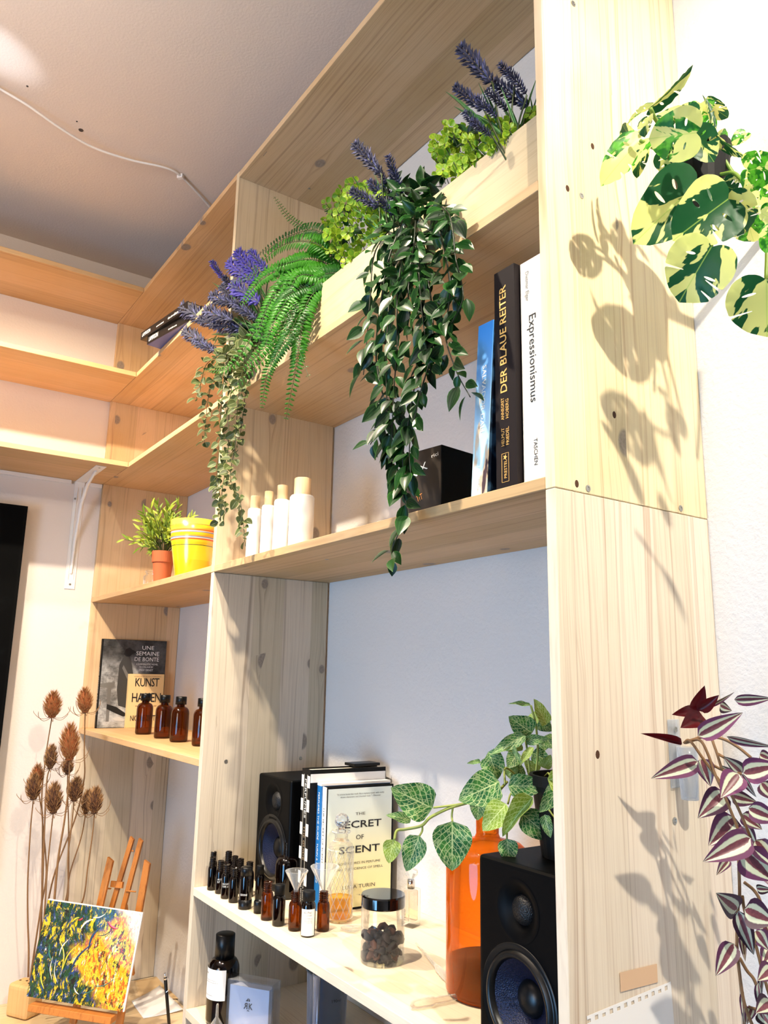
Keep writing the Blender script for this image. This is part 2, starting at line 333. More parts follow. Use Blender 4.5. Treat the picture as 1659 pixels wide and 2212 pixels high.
# ------------------------------------------------------------------ leaf makers
def leafmesh(name, prof, mat, nl=6, cup=.25, droop=.2, wav=0., nw=2, thick=0, seed=0):
    """unit blade from base (0,0,0) to tip (0,1,0); prof = half width along it"""
    m = MB(); vs = []; uv = []; fs = []
    R = random.Random(seed)
    ph = R.random()*6
    cols = 2*nw+1
    for i in range(nl+1):
        t = i/nl; w_ = prof(t)
        for j in range(cols):
            a = (j-nw)/nw
            x = a*w_; z = cup*abs(a)**1.3*w_ - droop*t*t + wav*math.sin(t*9+ph+(2 if a > 0 else 0))*abs(a)*w_
            vs.append((x, t, z)); uv.append((.5+a*.5, t))
    for i in range(nl):
        for j in range(cols-1): p = i*cols+j; fs.append((p, p+1, p+cols+1, p+cols))
    m.add(vs, fs, None, uv); return m.mesh(name, mat, True)
def ell(w_, p=.5, q=1.): return lambda t: w_*(max(0, math.sin(math.pi*min(1, max(0, t))**p))**q)+.002
def place(me, A, B, wid, nh=None, roll=0, parent=None, name='leaf', zs=None):
    A, B = Vector(A), Vector(B); y = B-A; L = y.length; y = y/L
    nh = Vector(nh) if nh is not None else (CAMP-(A+B)*.5)
    z = nh - y*nh.dot(y); z.normalize(); z = Matrix.Rotation(roll, 3, y) @ z; x = y.cross(z)
    mt = Matrix((x*wid, y*L, z*(zs or (L+wid)*.5))).transposed().to_4x4(); mt.translation = A
    return link(name, me, parent, mt)
RD = random.Random(3)
def rv(s=1.): return Vector((RD.uniform(-s, s), RD.uniform(-s, s), RD.uniform(-s, s)))
STEM = plain('green_stem', '#2c3a14', .6); STEMD = plain('dark_stem', '#15200f', .5); STEML = plain('light_stem', '#8f9a4a', .5); STEMB = plain('brown_stem', '#7a5a3a', .7)
def vine(parent, px, r, meshes, step, ln, wid, side=1., hang=.5, stem=STEMD, start=0., pair=True, rolls=.8, plane=None):
    """stem through sight-line points px = (u, v, y-plane) with leaves along it"""
    P = crom([K(u, v, 'y', y) for u, v, y in px], 8)
    O('stem', MB().tube(P, [r*(1-.5*i/len(P)) for i in range(len(P))], 6), stem, parent, smooth=True)
    L = 0; nxt = start; k = 0
    for a, b in zip(P, P[1:]):
        seg = (b-a).length
        while nxt < L+seg:
            p = a.lerp(b, (nxt-L)/seg); t = (b-a).normalized()
            az = RD.uniform(0, 6.28)
            for q in range(2 if pair else 1):
                sd = t.orthogonal().normalized(); sd = Matrix.Rotation(az+q*math.pi+RD.uniform(-.4, .4), 3, t) @ sd
                d = (sd*side + t*.45 + Vector((0, 0, -hang)) + rv(.25)).normalized()
                if d.y > .25: d.y *= .2
                l = ln*RD.uniform(.75, 1.25); A = p + sd*(l*.15)
                place(RD.choice(meshes), A, A+d*l, l*wid*RD.uniform(.85, 1.15), nh=Vector((.4, -.7, .45))+rv(.55), roll=RD.uniform(-rolls, rolls)*.5, parent=parent)
                k += 1
            nxt += step*RD.uniform(.8, 1.25)
        L += seg
    return k

# leaf colours
def c_dark(n, a, v, r, u):
    base = n.mix(r, lin('#051c09'), lin('#113f10')); st = n.math('ABSOLUTE', n.math('SINE', n.math('MULTIPLY', a, 8.)))
    st = n.math('SUBTRACT', 1., n.ss(st, 0., .35)); st = n.math('MULTIPLY', st, .3)
    c = n.mix(st, base, lin('#56784c')); return n.mix(n.ss(a, .86, 1.), c, lin('#3a6a26'))
def c_euc(n, a, v, r, u):
    c = n.mix(r, lin('#3e4824'), lin('#57653a')); c = n.mix(n.math('MULTIPLY', n.math('SUBTRACT', 1., n.ss(a, 0., .1)), .4), c, lin('#c3c79a')); return n.mix(n.ss(a, .85, 1.), c, lin('#a6a870'))
def c_lime(n, a, v, r, u):
    c = n.mix(r, lin('#5f8f1c'), lin('#a3c02e')); c = n.mix(n.ss(n.noise(n.uv(), 5.), .45, .7), c, lin('#4c8a1a')); return n.mix(n.math('MULTIPLY', n.ss(a, .6, 1.), .5), c, lin('#c2c84a'))
def c_fern(n, a, v, r, u): return n.mix(n.noise(n.obj(), 25.), lin('#1a560c'), lin('#3c8418'))
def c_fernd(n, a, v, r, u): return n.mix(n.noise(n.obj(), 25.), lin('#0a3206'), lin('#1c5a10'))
def c_grass(n, a, v, r, u): return n.mix(r, lin('#2c6a3c'), lin('#7fae72'))
def c_bamb(n, a, v, r, u): return n.mix(r, lin('#5d7a1e'), lin('#a3ae3c'))
def c_mon(n, a, v, r, u):
    pos = n.n('ShaderNodeVectorMath', operation='ADD', ins={0: n.uv(), 1: n.n('ShaderNodeCombineXYZ', ins={0: n.math('MULTIPLY', r, 37.), 1: n.math('MULTIPLY', r, 11.)}).outputs[0]}).outputs[0]
    sc = n.n('ShaderNodeVectorMath', operation='MULTIPLY', ins={0: pos, 1: (1.6, 1.4, 1.)}).outputs[0]
    q = n.noise(n.n('ShaderNodeVectorMath', operation='ADD', ins={0: sc, 1: n.n('ShaderNodeCombineXYZ', ins={0: 0., 1: n.math('MULTIPLY', a, -.9), 2: 0.}).outputs[0]}).outputs[0], .9, 4, .5); q2 = n.noise(sc, 3., 2)
    green = n.mix(n.ss(q2, .4, .6), lin('#1c6a18'), lin('#55a828')); green = n.mix(n.math('GREATER_THAN', r, .55), green, lin('#17502a'))
    m = n.ss(q, .505, .517); c = n.mix(m, green, lin('#d6dc86'))
    rib = n.math('MULTIPLY', n.math('SUBTRACT', 1., n.ss(a, 0., .03)), .6); return n.mix(rib, c, lin('#a8cc5a'))
def c_trad(n, a, v, r, u):
    e = n.math('SINE', n.math('MULTIPLY', n.math('POWER', v, .8), math.pi)); aa = n.math('ADD', a, n.math('MULTIPLY', n.noise(n.uv(), 12., 3), .08))
    s_ = n.math('MULTIPLY', n.ss(aa, .25, .32), n.math('SUBTRACT', 1., n.ss(aa, .58, .68)))
    dark = n.mix(r, lin('#1c0e1a'), lin('#6e3c60')); mid = n.mix(n.noise(n.uv(), 9.), lin('#4a2334'), lin('#7c4a4e'))
    c = n.mix(n.ss(a, .3, .5), mid, dark); return n.mix(s_, c, n.mix(r, lin('#a6b0a0'), lin('#c6cdb0')))
def c_tradred(n, a, v, r, u): return n.mix(n.noise(n.uv(), 3.), lin('#5a0f14'), lin('#3a0a12'))
def c_fit(n, a, v, r, u):
    vv = n.math('MULTIPLY', v, 7.); lat = n.math('ABSOLUTE', n.math('SUBTRACT', n.math('FRACT', n.math('SUBTRACT', vv, n.math('MULTIPLY', a, 2.6))), .5))
    lat = n.math('SUBTRACT', 1., n.ss(lat, .03, .085)); mid = n.math('SUBTRACT', 1., n.ss(a, .015, .05))
    uv2 = n.n('ShaderNodeVectorMath', operation='MULTIPLY', ins={0: n.uv(), 1: (9., 10., 1.)}).outputs[0]
    ve = n.n('ShaderNodeTexVoronoi', feature='DISTANCE_TO_EDGE', ins={'Vector': uv2, 'Scale': 1.}).outputs[0]; net = n.math('MULTIPLY', n.math('SUBTRACT', 1., n.ss(ve, .02, .09)), .55)
    l = n.math('MAXIMUM', n.math('MAXIMUM', lat, mid), net)
    g = n.mix(n.ss(n.noise(n.uv(), 3.), .35, .65), lin('#1f5a34'), lin('#3f7a35')); g = n.mix(n.math('GREATER_THAN', r, .7), g, lin('#7f9a3a'))
    return n.mix(n.math('MULTIPLY', l, .8), g, lin('#cfdfa0'))
LM = {k: leafmat('leaf_'+k, f, ro, tr) for k, f, ro, tr in (('dark', c_dark, .36, .06), ('sage', c_euc, .5, .2), ('lime', c_lime, .45, .35), ('fern', c_fern, .45, .3), ('fern_deep', c_fernd, .45, .2),
      ('grass', c_grass, .5, .2), ('bamboo', c_bamb, .5, .2), ('variegated', c_mon, .4, .35), ('purple', c_trad, .35, .12), ('red', c_tradred, .35, .3), ('veined', c_fit, .45, .2))}
LF_DARK = [leafmesh('leaf_blade', ell(.5, .78), LM['dark'], 6, .2, d, seed=i) for i, d in enumerate((.05, .15, .28))]
LF_EUC = [leafmesh('leaf_blade', ell(.5, .75, .75), LM['sage'], 6, .3, d, seed=i) for i, d in enumerate((.05, .2))]
LF_LIME = [leafmesh('leaf_blade', ell(.5, 1.15, .75), LM['lime'], 5, .25, d, seed=i) for i, d in enumerate((.0, .15))]
LF_NARROW = [leafmesh('leaf_blade', ell(.5, .8), LM['bamboo'], 4, .2, .15, nw=1)]
LF_GRASS = [leafmesh('leaf_blade', lambda t: .5*(1-t)**.6+.02, LM['grass'], 5, .2, d, nw=1) for d in (.1, .35)]
LF_TRAD = [leafmesh('leaf_blade', lambda t: .5*max(0, math.sin(math.pi*t**.62))**.85*(1-.15*t)+.004, LM['purple'], 10, .3, d, nw=3, seed=i) for i, d in enumerate((.05, .18))]
LF_TRED = [leafmesh('leaf_blade', lambda t: .5*max(0, math.sin(math.pi*t**.62))**.85+.004, LM['red'], 8, .5, .1, nw=2)]
LF_FIT = [leafmesh('leaf_blade', lambda t: .5*max(0, math.sin(math.pi*t**.62))**.7*(1-.1*t)+.003, LM['veined'], 12, .16, d, .12, nw=4, seed=i) for i, d in enumerate((.05, .2))]
LF_FITFOLD = [leafmesh('leaf_blade', lambda t: .5*max(0, math.sin(math.pi*t**.62))**.7+.003, LM['veined'], 12, .9, .45, .2, nw=4, seed=5)]

# ------------------------------------------------------------------ planter box with the artificial plants
pl = T('planter_box', 'long whitewashed pine planter box on the shelf above the art books', 'planter', (1.54, -.22, TOP['S3']))
zt = ZC+.735; yb = -.12
O('front_panel', MB().box((XA1+.004, -.292, TOP['S3']+.0003), (XB-.003, -.28, zt)), W_PL, pl, bev=.0008, bseg=1)
O('back_panel', MB().box((XA1+.004, yb-.012, TOP['S3']+.0003), (XB-.003, yb, zt)), W_PL, pl, bev=.0008, bseg=1)
for x in (XA1+.004, XB-.015): O('side_panel', MB().box((x, -.2798, TOP['S3']+.0003), (x+.012, yb-.0122, zt-.002)), W_PL, pl)
O('bottom_panel', MB().box((XA1+.0165, -.2798, TOP['S3']+.0003), (XB-.0155, yb-.0122, TOP['S3']+.008)), W_PL, pl)
YP = -.25      # plants stand in the box around this plane
zb = TOP['S3']+.0085
# lavender
VIO = [plain('lavender_dusk', '#1c1d38', .7), plain('lavender_violet', '#3a3090', .7)]
VIOL = plain('lavender_grey', '#44466c', .7)
def spike_mesh(mat, seed):
    R = random.Random(seed); m = MB(); m.tube([(0, 0, 0), (0, 1, 0)], .012, 5, mi=1)
    for k in range(11):
        y = .04+.92*k/10; rr = .13+.10*math.sin(math.pi*(1-k/10)**.8*.9+.15)
        for j in range(9):
            a = j*.698+k*.5+R.uniform(-.25, .25); tl = R.uniform(.7, 1.1)
            d = Vector((math.cos(a)*.8, .75, math.sin(a)*.8)).normalized(); L = rr*tl*1.15; p0 = Vector((0, y, 0)); s1 = d.orthogonal().normalized(); s2 = d.cross(s1); w_ = .026
            pm = p0+d*L*.6; m.add([p0, pm+s1*w_, pm+s2*w_, pm-s1*w_, pm-s2*w_, p0+d*L], [(0, 2, 1), (0, 3, 2), (0, 4, 3), (0, 1, 4), (5, 1, 2), (5, 2, 3), (5, 3, 4), (5, 4, 1)], mi=(2 if R.random() < .3 else 0))
    return m.mesh('flower_head', [mat, STEM, VIOL])
SPK = [[spike_mesh(v, i) for i in range(2)] for v in VIO]
SPX = []
def lavender(label, root, spikes, tint, grass, yp=YP):
    """spikes: (tip u,v, base u,v) ; stems run on to the root pixel"""
    r0 = K(*root, 'y', yp); r0.z = max(zb, min(r0.z, zt-.02)); t = T('lavender', label, 'plant', (r0.x, yp, zb), 'artificial lavender in the planter')
    for i, (a, b, c, d) in enumerate(spikes):
        dy = RD.uniform(-.05, .02); A = K(c, d, 'y', yp-.02+dy); B = K(a, b, 'y', yp-.05+dy); L = (B-A).length
        place(SPK[tint[i % len(tint)]][i % 2], A, B, max(L*1.05, .045), parent=t, name='flower_spike', zs=L*.9 if L < .05 else .045+L*.1); SPX.append(1)
        e = Vector((r0.x+RD.uniform(-.02, .02), yp+RD.uniform(-.01, .01), zb+.01)); mid = A.lerp(e, .45)+Vector((0, -.012, .015))
        O('stem', MB().tube(crom([e, mid, A], 5), .0014, 5), STEM, t, smooth=True)
    for g in range(grass):
        e = Vector((r0.x+RD.uniform(-.03, .03), yp+RD.uniform(-.015, .02), zb+.06))
        A_, B_ = RD.choice(spikes)[0:2]; q = K(A_, B_, 'y', yp-.03); tip = e.lerp(q, RD.uniform(.55, .95))+rv(.035); tip.y = min(tip.y, -.17)
        place(RD.choice(LF_GRASS), e, tip, .006, parent=t, nh=(.6, -.7, .4), roll=RD.uniform(-.6, .6))
    return t
lavender('dusky lavender spikes at the right end of the planter beside the tall upright', (1130, 300), [(995, 103, 1064, 180), (1080, 138, 1112, 182), (984, 188, 1046, 238), (1003, 243, 1050, 285), (1068, 178, 1142, 232), (1030, 210, 1075, 255), (1052, 196, 1100, 240), (1018, 262, 1062, 292), (1098, 150, 1138, 205)], [0], 26)
lavender('dusky lavender spikes in the middle of the planter above the dark trailing plant', (880, 480), [(767, 312, 824, 376), (838, 338, 866, 402), (760, 412, 820, 448), (798, 392, 842, 440), (815, 425, 852, 466), (842, 368, 872, 420), (790, 430, 832, 458), (826, 398, 858, 440), (806, 352, 838, 398)], [0], 22)
lavender('violet and grey lavender spikes hanging over the left end of the planter', (600, 690), [(512, 545, 562, 606), (540, 543, 580, 590), (494, 568, 552, 612), (457, 565, 484, 606), (484, 600, 520, 640), (455, 640, 512, 658), (392, 663, 448, 694), (442, 672, 505, 692), (398, 714, 448, 748), (420, 735, 468, 760), (464, 700, 528, 712), (500, 615, 562, 655), (480, 618, 530, 672), (505, 655, 556, 690), (430, 690, 478, 706)], [1, 1, 1, 1, 0, 0, 0, 0, 0, 0, 0, 1, 0, 0, 0], 60, -.27)
# lime button-leaf bushes
def p_top(A): return 9.
def lime_bush(label, poly, n, yp=YP):
    n = int(n*1.45)
    us = [p[0] for p in poly]; vs_ = [p[1] for p in poly]
    def inside(x, y):
        c = False
        for (x1, y1), (x2, y2) in zip(poly, poly[1:]+poly[:1]):
            if (y1 > y) != (y2 > y) and x < (x2-x1)*(y-y1)/(y2-y1)+x1: c = not c
        return c
    cx, cy = sum(us)/len(us), sum(vs_)/len(vs_); r0 = K(cx, cy, 'y', yp); t = T('button_leaf_bush', label, 'plant', (r0.x, yp, zb), 'artificial lime green bushes in the planter')
    k = 0
    while k < n:
        u, v = RD.uniform(min(us), max(us)), RD.uniform(min(vs_), max(vs_))
        if not inside(u, v): continue
        k += 1; y = RD.uniform(yp-.045, yp+.03); p = K(u, v, 'y', y)
        e = Vector((p.x+RD.uniform(-.008, .008), p.y+.008, p.z-.018))
        O('stem', MB().tube([e, e.lerp(p, .6)+Vector((0, -.005, .004)), p], .0007, 4), STEM, t)
        nh = (CAMP-p).normalized()*1.1+Vector((0, 0, .4))+rv(.6); nh.normalize(); a0 = RD.uniform(0, 6); o1 = nh.orthogonal().normalized()
        m_ = RD.choice((4, 4, 5))
        for q in range(m_):
            d = Matrix.Rotation(a0+q*6.28/m_, 3, nh) @ o1; l = RD.uniform(.0105, .016); place(RD.choice(LF_LIME), p+d*.002, p+d*l+nh*.002*RD.uniform(-1, 2), l*.85, nh=nh, parent=t)
    for q in range(n//3):
        u, v = RD.choice(poly); u, v = u+(cx-u)*RD.uniform(.2, .9), v+(cy-v)*RD.uniform(.2, .9); A = K(u, v+12, 'y', yp+.005); A.z = min(A.z, p_top(A)); place(RD.choice(LF_DARK), A, A+Vector((RD.uniform(-1, 1), -.4, RD.uniform(-.2, 1))).normalized()*.026, .013, parent=t, nh=(.6, -.7, .4))
    return t
lime_bush('lime green button leaf bush at the right end of the planter', [(940, 290), (985, 262), (1035, 300), (1060, 258), (1110, 245), (1156, 232), (1157, 262), (1060, 330), (1000, 392), (950, 380), (935, 330)], 58)
lime_bush('lime green button leaf bush between the fern and the dark trailing plant', [(700, 440), (745, 400), (790, 380), (835, 430), (840, 480), (830, 560), (760, 578), (700, 560), (672, 520)], 66)
# fern
def pinna(m, A, d, L, w_, nz):
    s1 = d.cross(nz).normalized()*w_; z = nz*L*.12
    m.add([A, A+d*L*.35+s1-z*.0, A+d*L*.35-s1, A+d*L*.35+z*.6, A+d*L*.75+s1*.7-z, A+d*L*.75-s1*.7-z, A+d*L*.75-z*.2, A+d*L-z*2.2],
          [(0, 1, 3), (0, 3, 2), (1, 4, 6, 3), (3, 6, 5, 2), (4, 7, 6), (6, 7, 5)], None, [(.5, 0), (0, .35), (1, .35), (.5, .35), (.1, .75), (.9, .75), (.5, .75), (.5, 1)])
def frond(t, px, L0, mat, n=34, lab=None, nh=None):
    P = crom([K(u, v, 'y', y) for u, v, y in px], 10); N_ = len(P)
    st = MB().tube(P, [.0009*(1-.6*i/N_) for i in range(N_)], 5)
    m = MB()
    for k in range(n):
        f = (k+.5)/n; i = f*(N_-1); i0 = int(i); p = P[i0].lerp(P[min(i0+1, N_-1)], i-i0); tg = (P[min(i0+1, N_-1)]-P[max(i0-1, 0)]).normalized()
        nz = (nh or (CAMP-p).normalized()+Vector((0, -.3, .5))); nz = (nz - tg*nz.dot(tg)).normalized(); sd = tg.cross(nz)
        env = L0*min(1, .45+f*2.2)*(max(.0, 1-f)**.55)+.003
        for s_ in (-1, 1):
            d = (sd*s_+tg*.38+nz*.12+rv(.07)).normalized(); pinna(m, p, d, env*RD.uniform(.9, 1.08), min(env*.2, .0036), nz)
    fr_ = O('frond', st, STEM, t, smooth=True); O('leaflets', m, mat, fr_, smooth=False, kind='stuff')
fe = T('fern', 'bright green artificial sword fern spilling over the planter front', 'plant', (1.5, YP, zb))
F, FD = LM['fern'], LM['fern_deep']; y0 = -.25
frond(fe, [(725, 560, -.24), (670, 500, -.25), (625, 470, -.27), (592, 425, -.28)], .013, F, 26)
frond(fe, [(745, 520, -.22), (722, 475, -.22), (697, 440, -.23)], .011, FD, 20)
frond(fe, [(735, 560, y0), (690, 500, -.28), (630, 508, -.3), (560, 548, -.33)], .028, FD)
frond(fe, [(735, 570, y0), (680, 525, -.3), (610, 530, -.32), (545, 585, -.34)], .028, F)
frond(fe, [(735, 580, y0), (670, 560, -.3), (600, 575, -.34), (498, 612, -.36)], .026, F, 40)
frond(fe, [(720, 590, y0), (640, 575, -.31), (570, 600, -.36), (520, 660, -.39)], .024, F, 38)
frond(fe, [(720, 600, y0), (640, 595, -.31), (585, 650, -.37), (550, 740, -.4)], .026, F, 38)
frond(fe, [(715, 600, y0), (655, 610, -.31), (600, 680, -.38), (565, 770, -.41)], .028, F, 40)
frond(fe, [(715, 610, y0), (650, 640, -.31), (600, 720, -.38), (525, 800, -.42)], .028, F, 40)
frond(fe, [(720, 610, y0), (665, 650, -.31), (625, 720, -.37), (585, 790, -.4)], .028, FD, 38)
frond(fe, [(715, 620, y0), (660, 690, -.3), (615, 740, -.35), (580, 800, -.37), (565, 882, -.37)], .022, F, 44)
frond(fe, [(745, 590, y0), (672, 640, -.31), (650, 720, -.34), (640, 790, -.35), (617, 908, -.35)], .026, F, 46)
frond(fe, [(700, 620, y0), (640, 640, -.33), (570, 690, -.38), (500, 790, -.42), (440, 800, -.43)], .02, F, 40)
frond(fe, [(720, 600, y0), (650, 655, -.32), (590, 750, -.38), (500, 850, -.41)], .02, F, 40)
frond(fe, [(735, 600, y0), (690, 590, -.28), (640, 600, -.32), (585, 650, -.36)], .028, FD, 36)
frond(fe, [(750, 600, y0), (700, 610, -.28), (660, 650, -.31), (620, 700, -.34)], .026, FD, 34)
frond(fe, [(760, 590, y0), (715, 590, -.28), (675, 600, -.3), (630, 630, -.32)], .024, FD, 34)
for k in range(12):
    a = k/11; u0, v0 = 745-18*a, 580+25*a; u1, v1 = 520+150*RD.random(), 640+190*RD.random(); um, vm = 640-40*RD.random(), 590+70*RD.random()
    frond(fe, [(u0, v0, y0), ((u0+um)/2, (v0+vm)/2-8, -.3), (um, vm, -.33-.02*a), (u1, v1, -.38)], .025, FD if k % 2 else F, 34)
O('soil_plug', MB().box((-.05, -.05, 0), (.05, .05, .07)), plain('florist_foam', '#22331a', .9), fe, M=Matrix.Translation((1.52, -.21, zb)), bev=.008)
# dark trailing plant
dk = T('trailing_plant', 'dark green glossy trailing plant hanging long over the planter front', 'plant', (1.8, YP, zb))
YH = -.335
for px in (((880, 430, -.25), (868, 480, -.31), (835, 580, -.34), (812, 760, -.34), (838, 900, -.34), (862, 1030, -.34), (880, 1110, -.34), (862, 1150, -.34), (846, 1190, -.34), (850, 1212, -.34)),
           ((900, 430, -.25), (895, 520, -.33), (882, 640, -.35), (900, 780, -.35), (884, 900, -.35), (870, 990, -.345), (878, 1060, -.34)),
           ((915, 420, -.25), (950, 500, -.33), (972, 620, -.34), (962, 720, -.34), (985, 800, -.335), (1016, 858, -.33)),
           ((930, 430, -.25), (970, 465, -.33), (985, 560, -.34), (1000, 640, -.34), (975, 700, -.34)),
           ((865, 470, -.25), (812, 540, -.33), (800, 640, -.34), (792, 740, -.34), (785, 810, -.34)),
           ((870, 470, -.25), (845, 600, -.33), (835, 760, -.345), (832, 900, -.35), (800, 960, -.35)),
           ((900, 460, -.25), (925, 600, -.33), (935, 740, -.345), (905, 860, -.35), (885, 960, -.35), (888, 1040, -.35)),
           ((885, 460, -.25), (860, 620, -.35), (858, 740, -.355), (850, 860, -.355), (845, 1000, -.35)),
           ((905, 450, -.25), (905, 590, -.35), (915, 700, -.355), (930, 800, -.35))):
    vine(dk, px, .0014, LF_DARK, .0175, .033, .5, hang=.55)
for k in range(80):    # crown of leaves over the box
    u, v = RD.uniform(840, 965), RD.uniform(395, 540); A = K(u, v, 'y', RD.uniform(-.31, -.24)); d = Vector((RD.uniform(-1, 1), RD.uniform(-1, .1), RD.uniform(-.3, .9))).normalized()
    place(RD.choice(LF_DARK), A, A+d*.032, .016, nh=Vector((.5, -.6, .5))+rv(.5), parent=dk)
for u, v, u2, v2 in ((912, 405, 908, 355), (912, 405, 955, 378), (908, 402, 862, 395), (916, 408, 925, 385)): place(LF_DARK[0], K(u, v, 'y', -.27), K(u2, v2, 'y', -.275), .019, parent=dk)
# sage trailing strings
eu = T('trailing_eucalyptus', 'sage green round leaved strings trailing from the left end of the planter', 'plant', (1.2, YP, zb))
for px in (((560, 730, -.26), (505, 745, -.34), (470, 800, -.36), (450, 860, -.36), (440, 965, -.36)),
           ((560, 730, -.26), (520, 750, -.34), (497, 860, -.35), (492, 980, -.35), (480, 1060, -.35), (475, 1128, -.35)),
           ((560, 740, -.26), (530, 770, -.34), (515, 860, -.35), (508, 960, -.35), (498, 1030, -.35), (520, 1090, -.35), (530, 1180, -.35)),
           ((550, 735, -.26), (500, 760, -.34), (480, 850, -.36), (475, 950, -.36), (470, 1040, -.36), (488, 1110, -.36)),
           ((550, 745, -.26), (490, 760, -.35), (448, 785, -.38), (436, 820, -.38), (424, 862, -.38)),
           ((560, 740, -.26), (540, 770, -.33), (530, 850, -.34), (520, 930, -.34), (505, 985, -.34))):
    vine(eu, px, .0011, LF_EUC, .0135, .0195, .78, side=1.3, hang=.15, stem=STEM, rolls=1.6)
for k in range(42):    # broader leaves where the strings leave the box
    u, v = RD.uniform(462, 545), RD.uniform(725, 830); A = K(u, v, 'y', RD.uniform(-.37, -.33)); d = Vector((RD.uniform(-1, 1), RD.uniform(-.8, .1), RD.uniform(-.9, .3))).normalized()
    place(RD.choice(LF_EUC), A, A+d*.023, .019, nh=Vector((.5, -.6, .3))+rv(.7), parent=eu)

# ------------------------------------------------------------------ broad-leaf plants by the tall upright
def monstera_mesh(seed):
    R = random.Random(seed)
    def half(nt):
        c = [(.0, .0), (.10, -.10), (.26, -.13), (.42, -.03), (.50, .14), (.53, .32)]
        ns = [(.34, .40), (.56, .62), (.74, .80)][:nt+1]
        for k, (y, _) in enumerate(ns[1:] if nt else []):
            dep = R.uniform(.16, .26); w_ = .53*math.cos((y-.25)*1.35)
            c += [(w_, y-.035), (w_*.98, y-.012), (dep, y-.07), (dep+.0, y-.05), (w_*.93, y+.02), (w_*.95, y+.05)]
        c += [(.36, .78), (.2, .92), (0, 1.0)] if not nt else [(.26, .88), (0, 1.0)]
        return c
    def rounded(c):
        out = []
        for i in range(1, len(c)-1):
            a, b, d = Vector(c[i-1]), Vector(c[i]), Vector(c[i+1]); 
            for q in (.25, .5, .75): out.append(((a.lerp(b, .5)*(1-q)**2)+b*2*q*(1-q)+(b.lerp(d, .5)*q*q)))
        return [tuple(p) for p in out]
    r_, l_ = rounded(half(seed % 3)), rounded(half((seed+1) % 3))
    outl = [(0, .0)]+r_+[(0, 1.0)]+[(-x, y) for x, y in l_[::-1]]
    holes = []
    for s_ in (1, -1):
        for tc in ((.16, .22), (.17, .46)):
            if R.random() < .7:
                cx, cy, a, bb, ang = s_*(tc[0]+.06), tc[1], R.uniform(.07, .12), R.uniform(.018, .03), s_*R.uniform(-.1, .35)
                holes.append([(cx+a*math.cos(q)*math.cos(ang)-bb*math.sin(q)*math.sin(ang), cy+a*math.cos(q)*math.sin(ang)+bb*math.sin(q)*math.cos(ang)) for q in [k*math.pi/6 for k in range(12)]])
    vs = [Vector(p) for p in outl]; ed = [(i, (i+1) % len(outl)) for i in range(len(outl))]
    for h in holes:
        b = len(vs); vs += [Vector(p) for p in h]; ed += [(b+i, b+(i+1) % len(h)) for i in range(len(h))]
    for i in range(1, 12): vs.append(Vector((0, i/12.5)))
    for x in (.11, .22, .33, .44):
        for i in range(-1, 9): vs.append(Vector((x, i/9.5+.03))); vs.append(Vector((-x, i/9.5+.03)))
    V, E_, F_, *_ = delaunay_2d_cdt(vs, ed, [], 0, 1e-5)
    def inp(p, poly):
        c = False; x, y = p
        for (x1, y1), (x2, y2) in zip(poly, poly[1:]+poly[:1]):
            if (y1 > y) != (y2 > y) and x < (x2-x1)*(y-y1)/(y2-y1)+x1: c = not c
        return c
    fs = []
    for f in F_:
        c = sum((V[i] for i in f), Vector((0, 0)))/len(f)
        if inp(c, outl) and not any(inp(c, h) for h in holes): fs.append(tuple(f))
    m = MB(); m.add([(v.x, v.y, .22*abs(v.x)**1.2-.2*v.y*v.y+.012*math.sin((v.y-abs(v.x)*.6)*30)*min(1, abs(v.x)*4)) for v in V], fs, None, [(.5+v.x, v.y) for v in V])
    return m.mesh('leaf_blade', LM['variegated'], True)
MON = [monstera_mesh(s) for s in (1, 4, 9, 12)]
mo = T('variegated_monstera', 'green and cream variegated monstera with split leaves hanging beside the tall upright', 'plant', (2.16, -.12, ZC+.52))
def mp(x, y, d): return Kd(1280+x/3.567, 130+y/3.567, d)
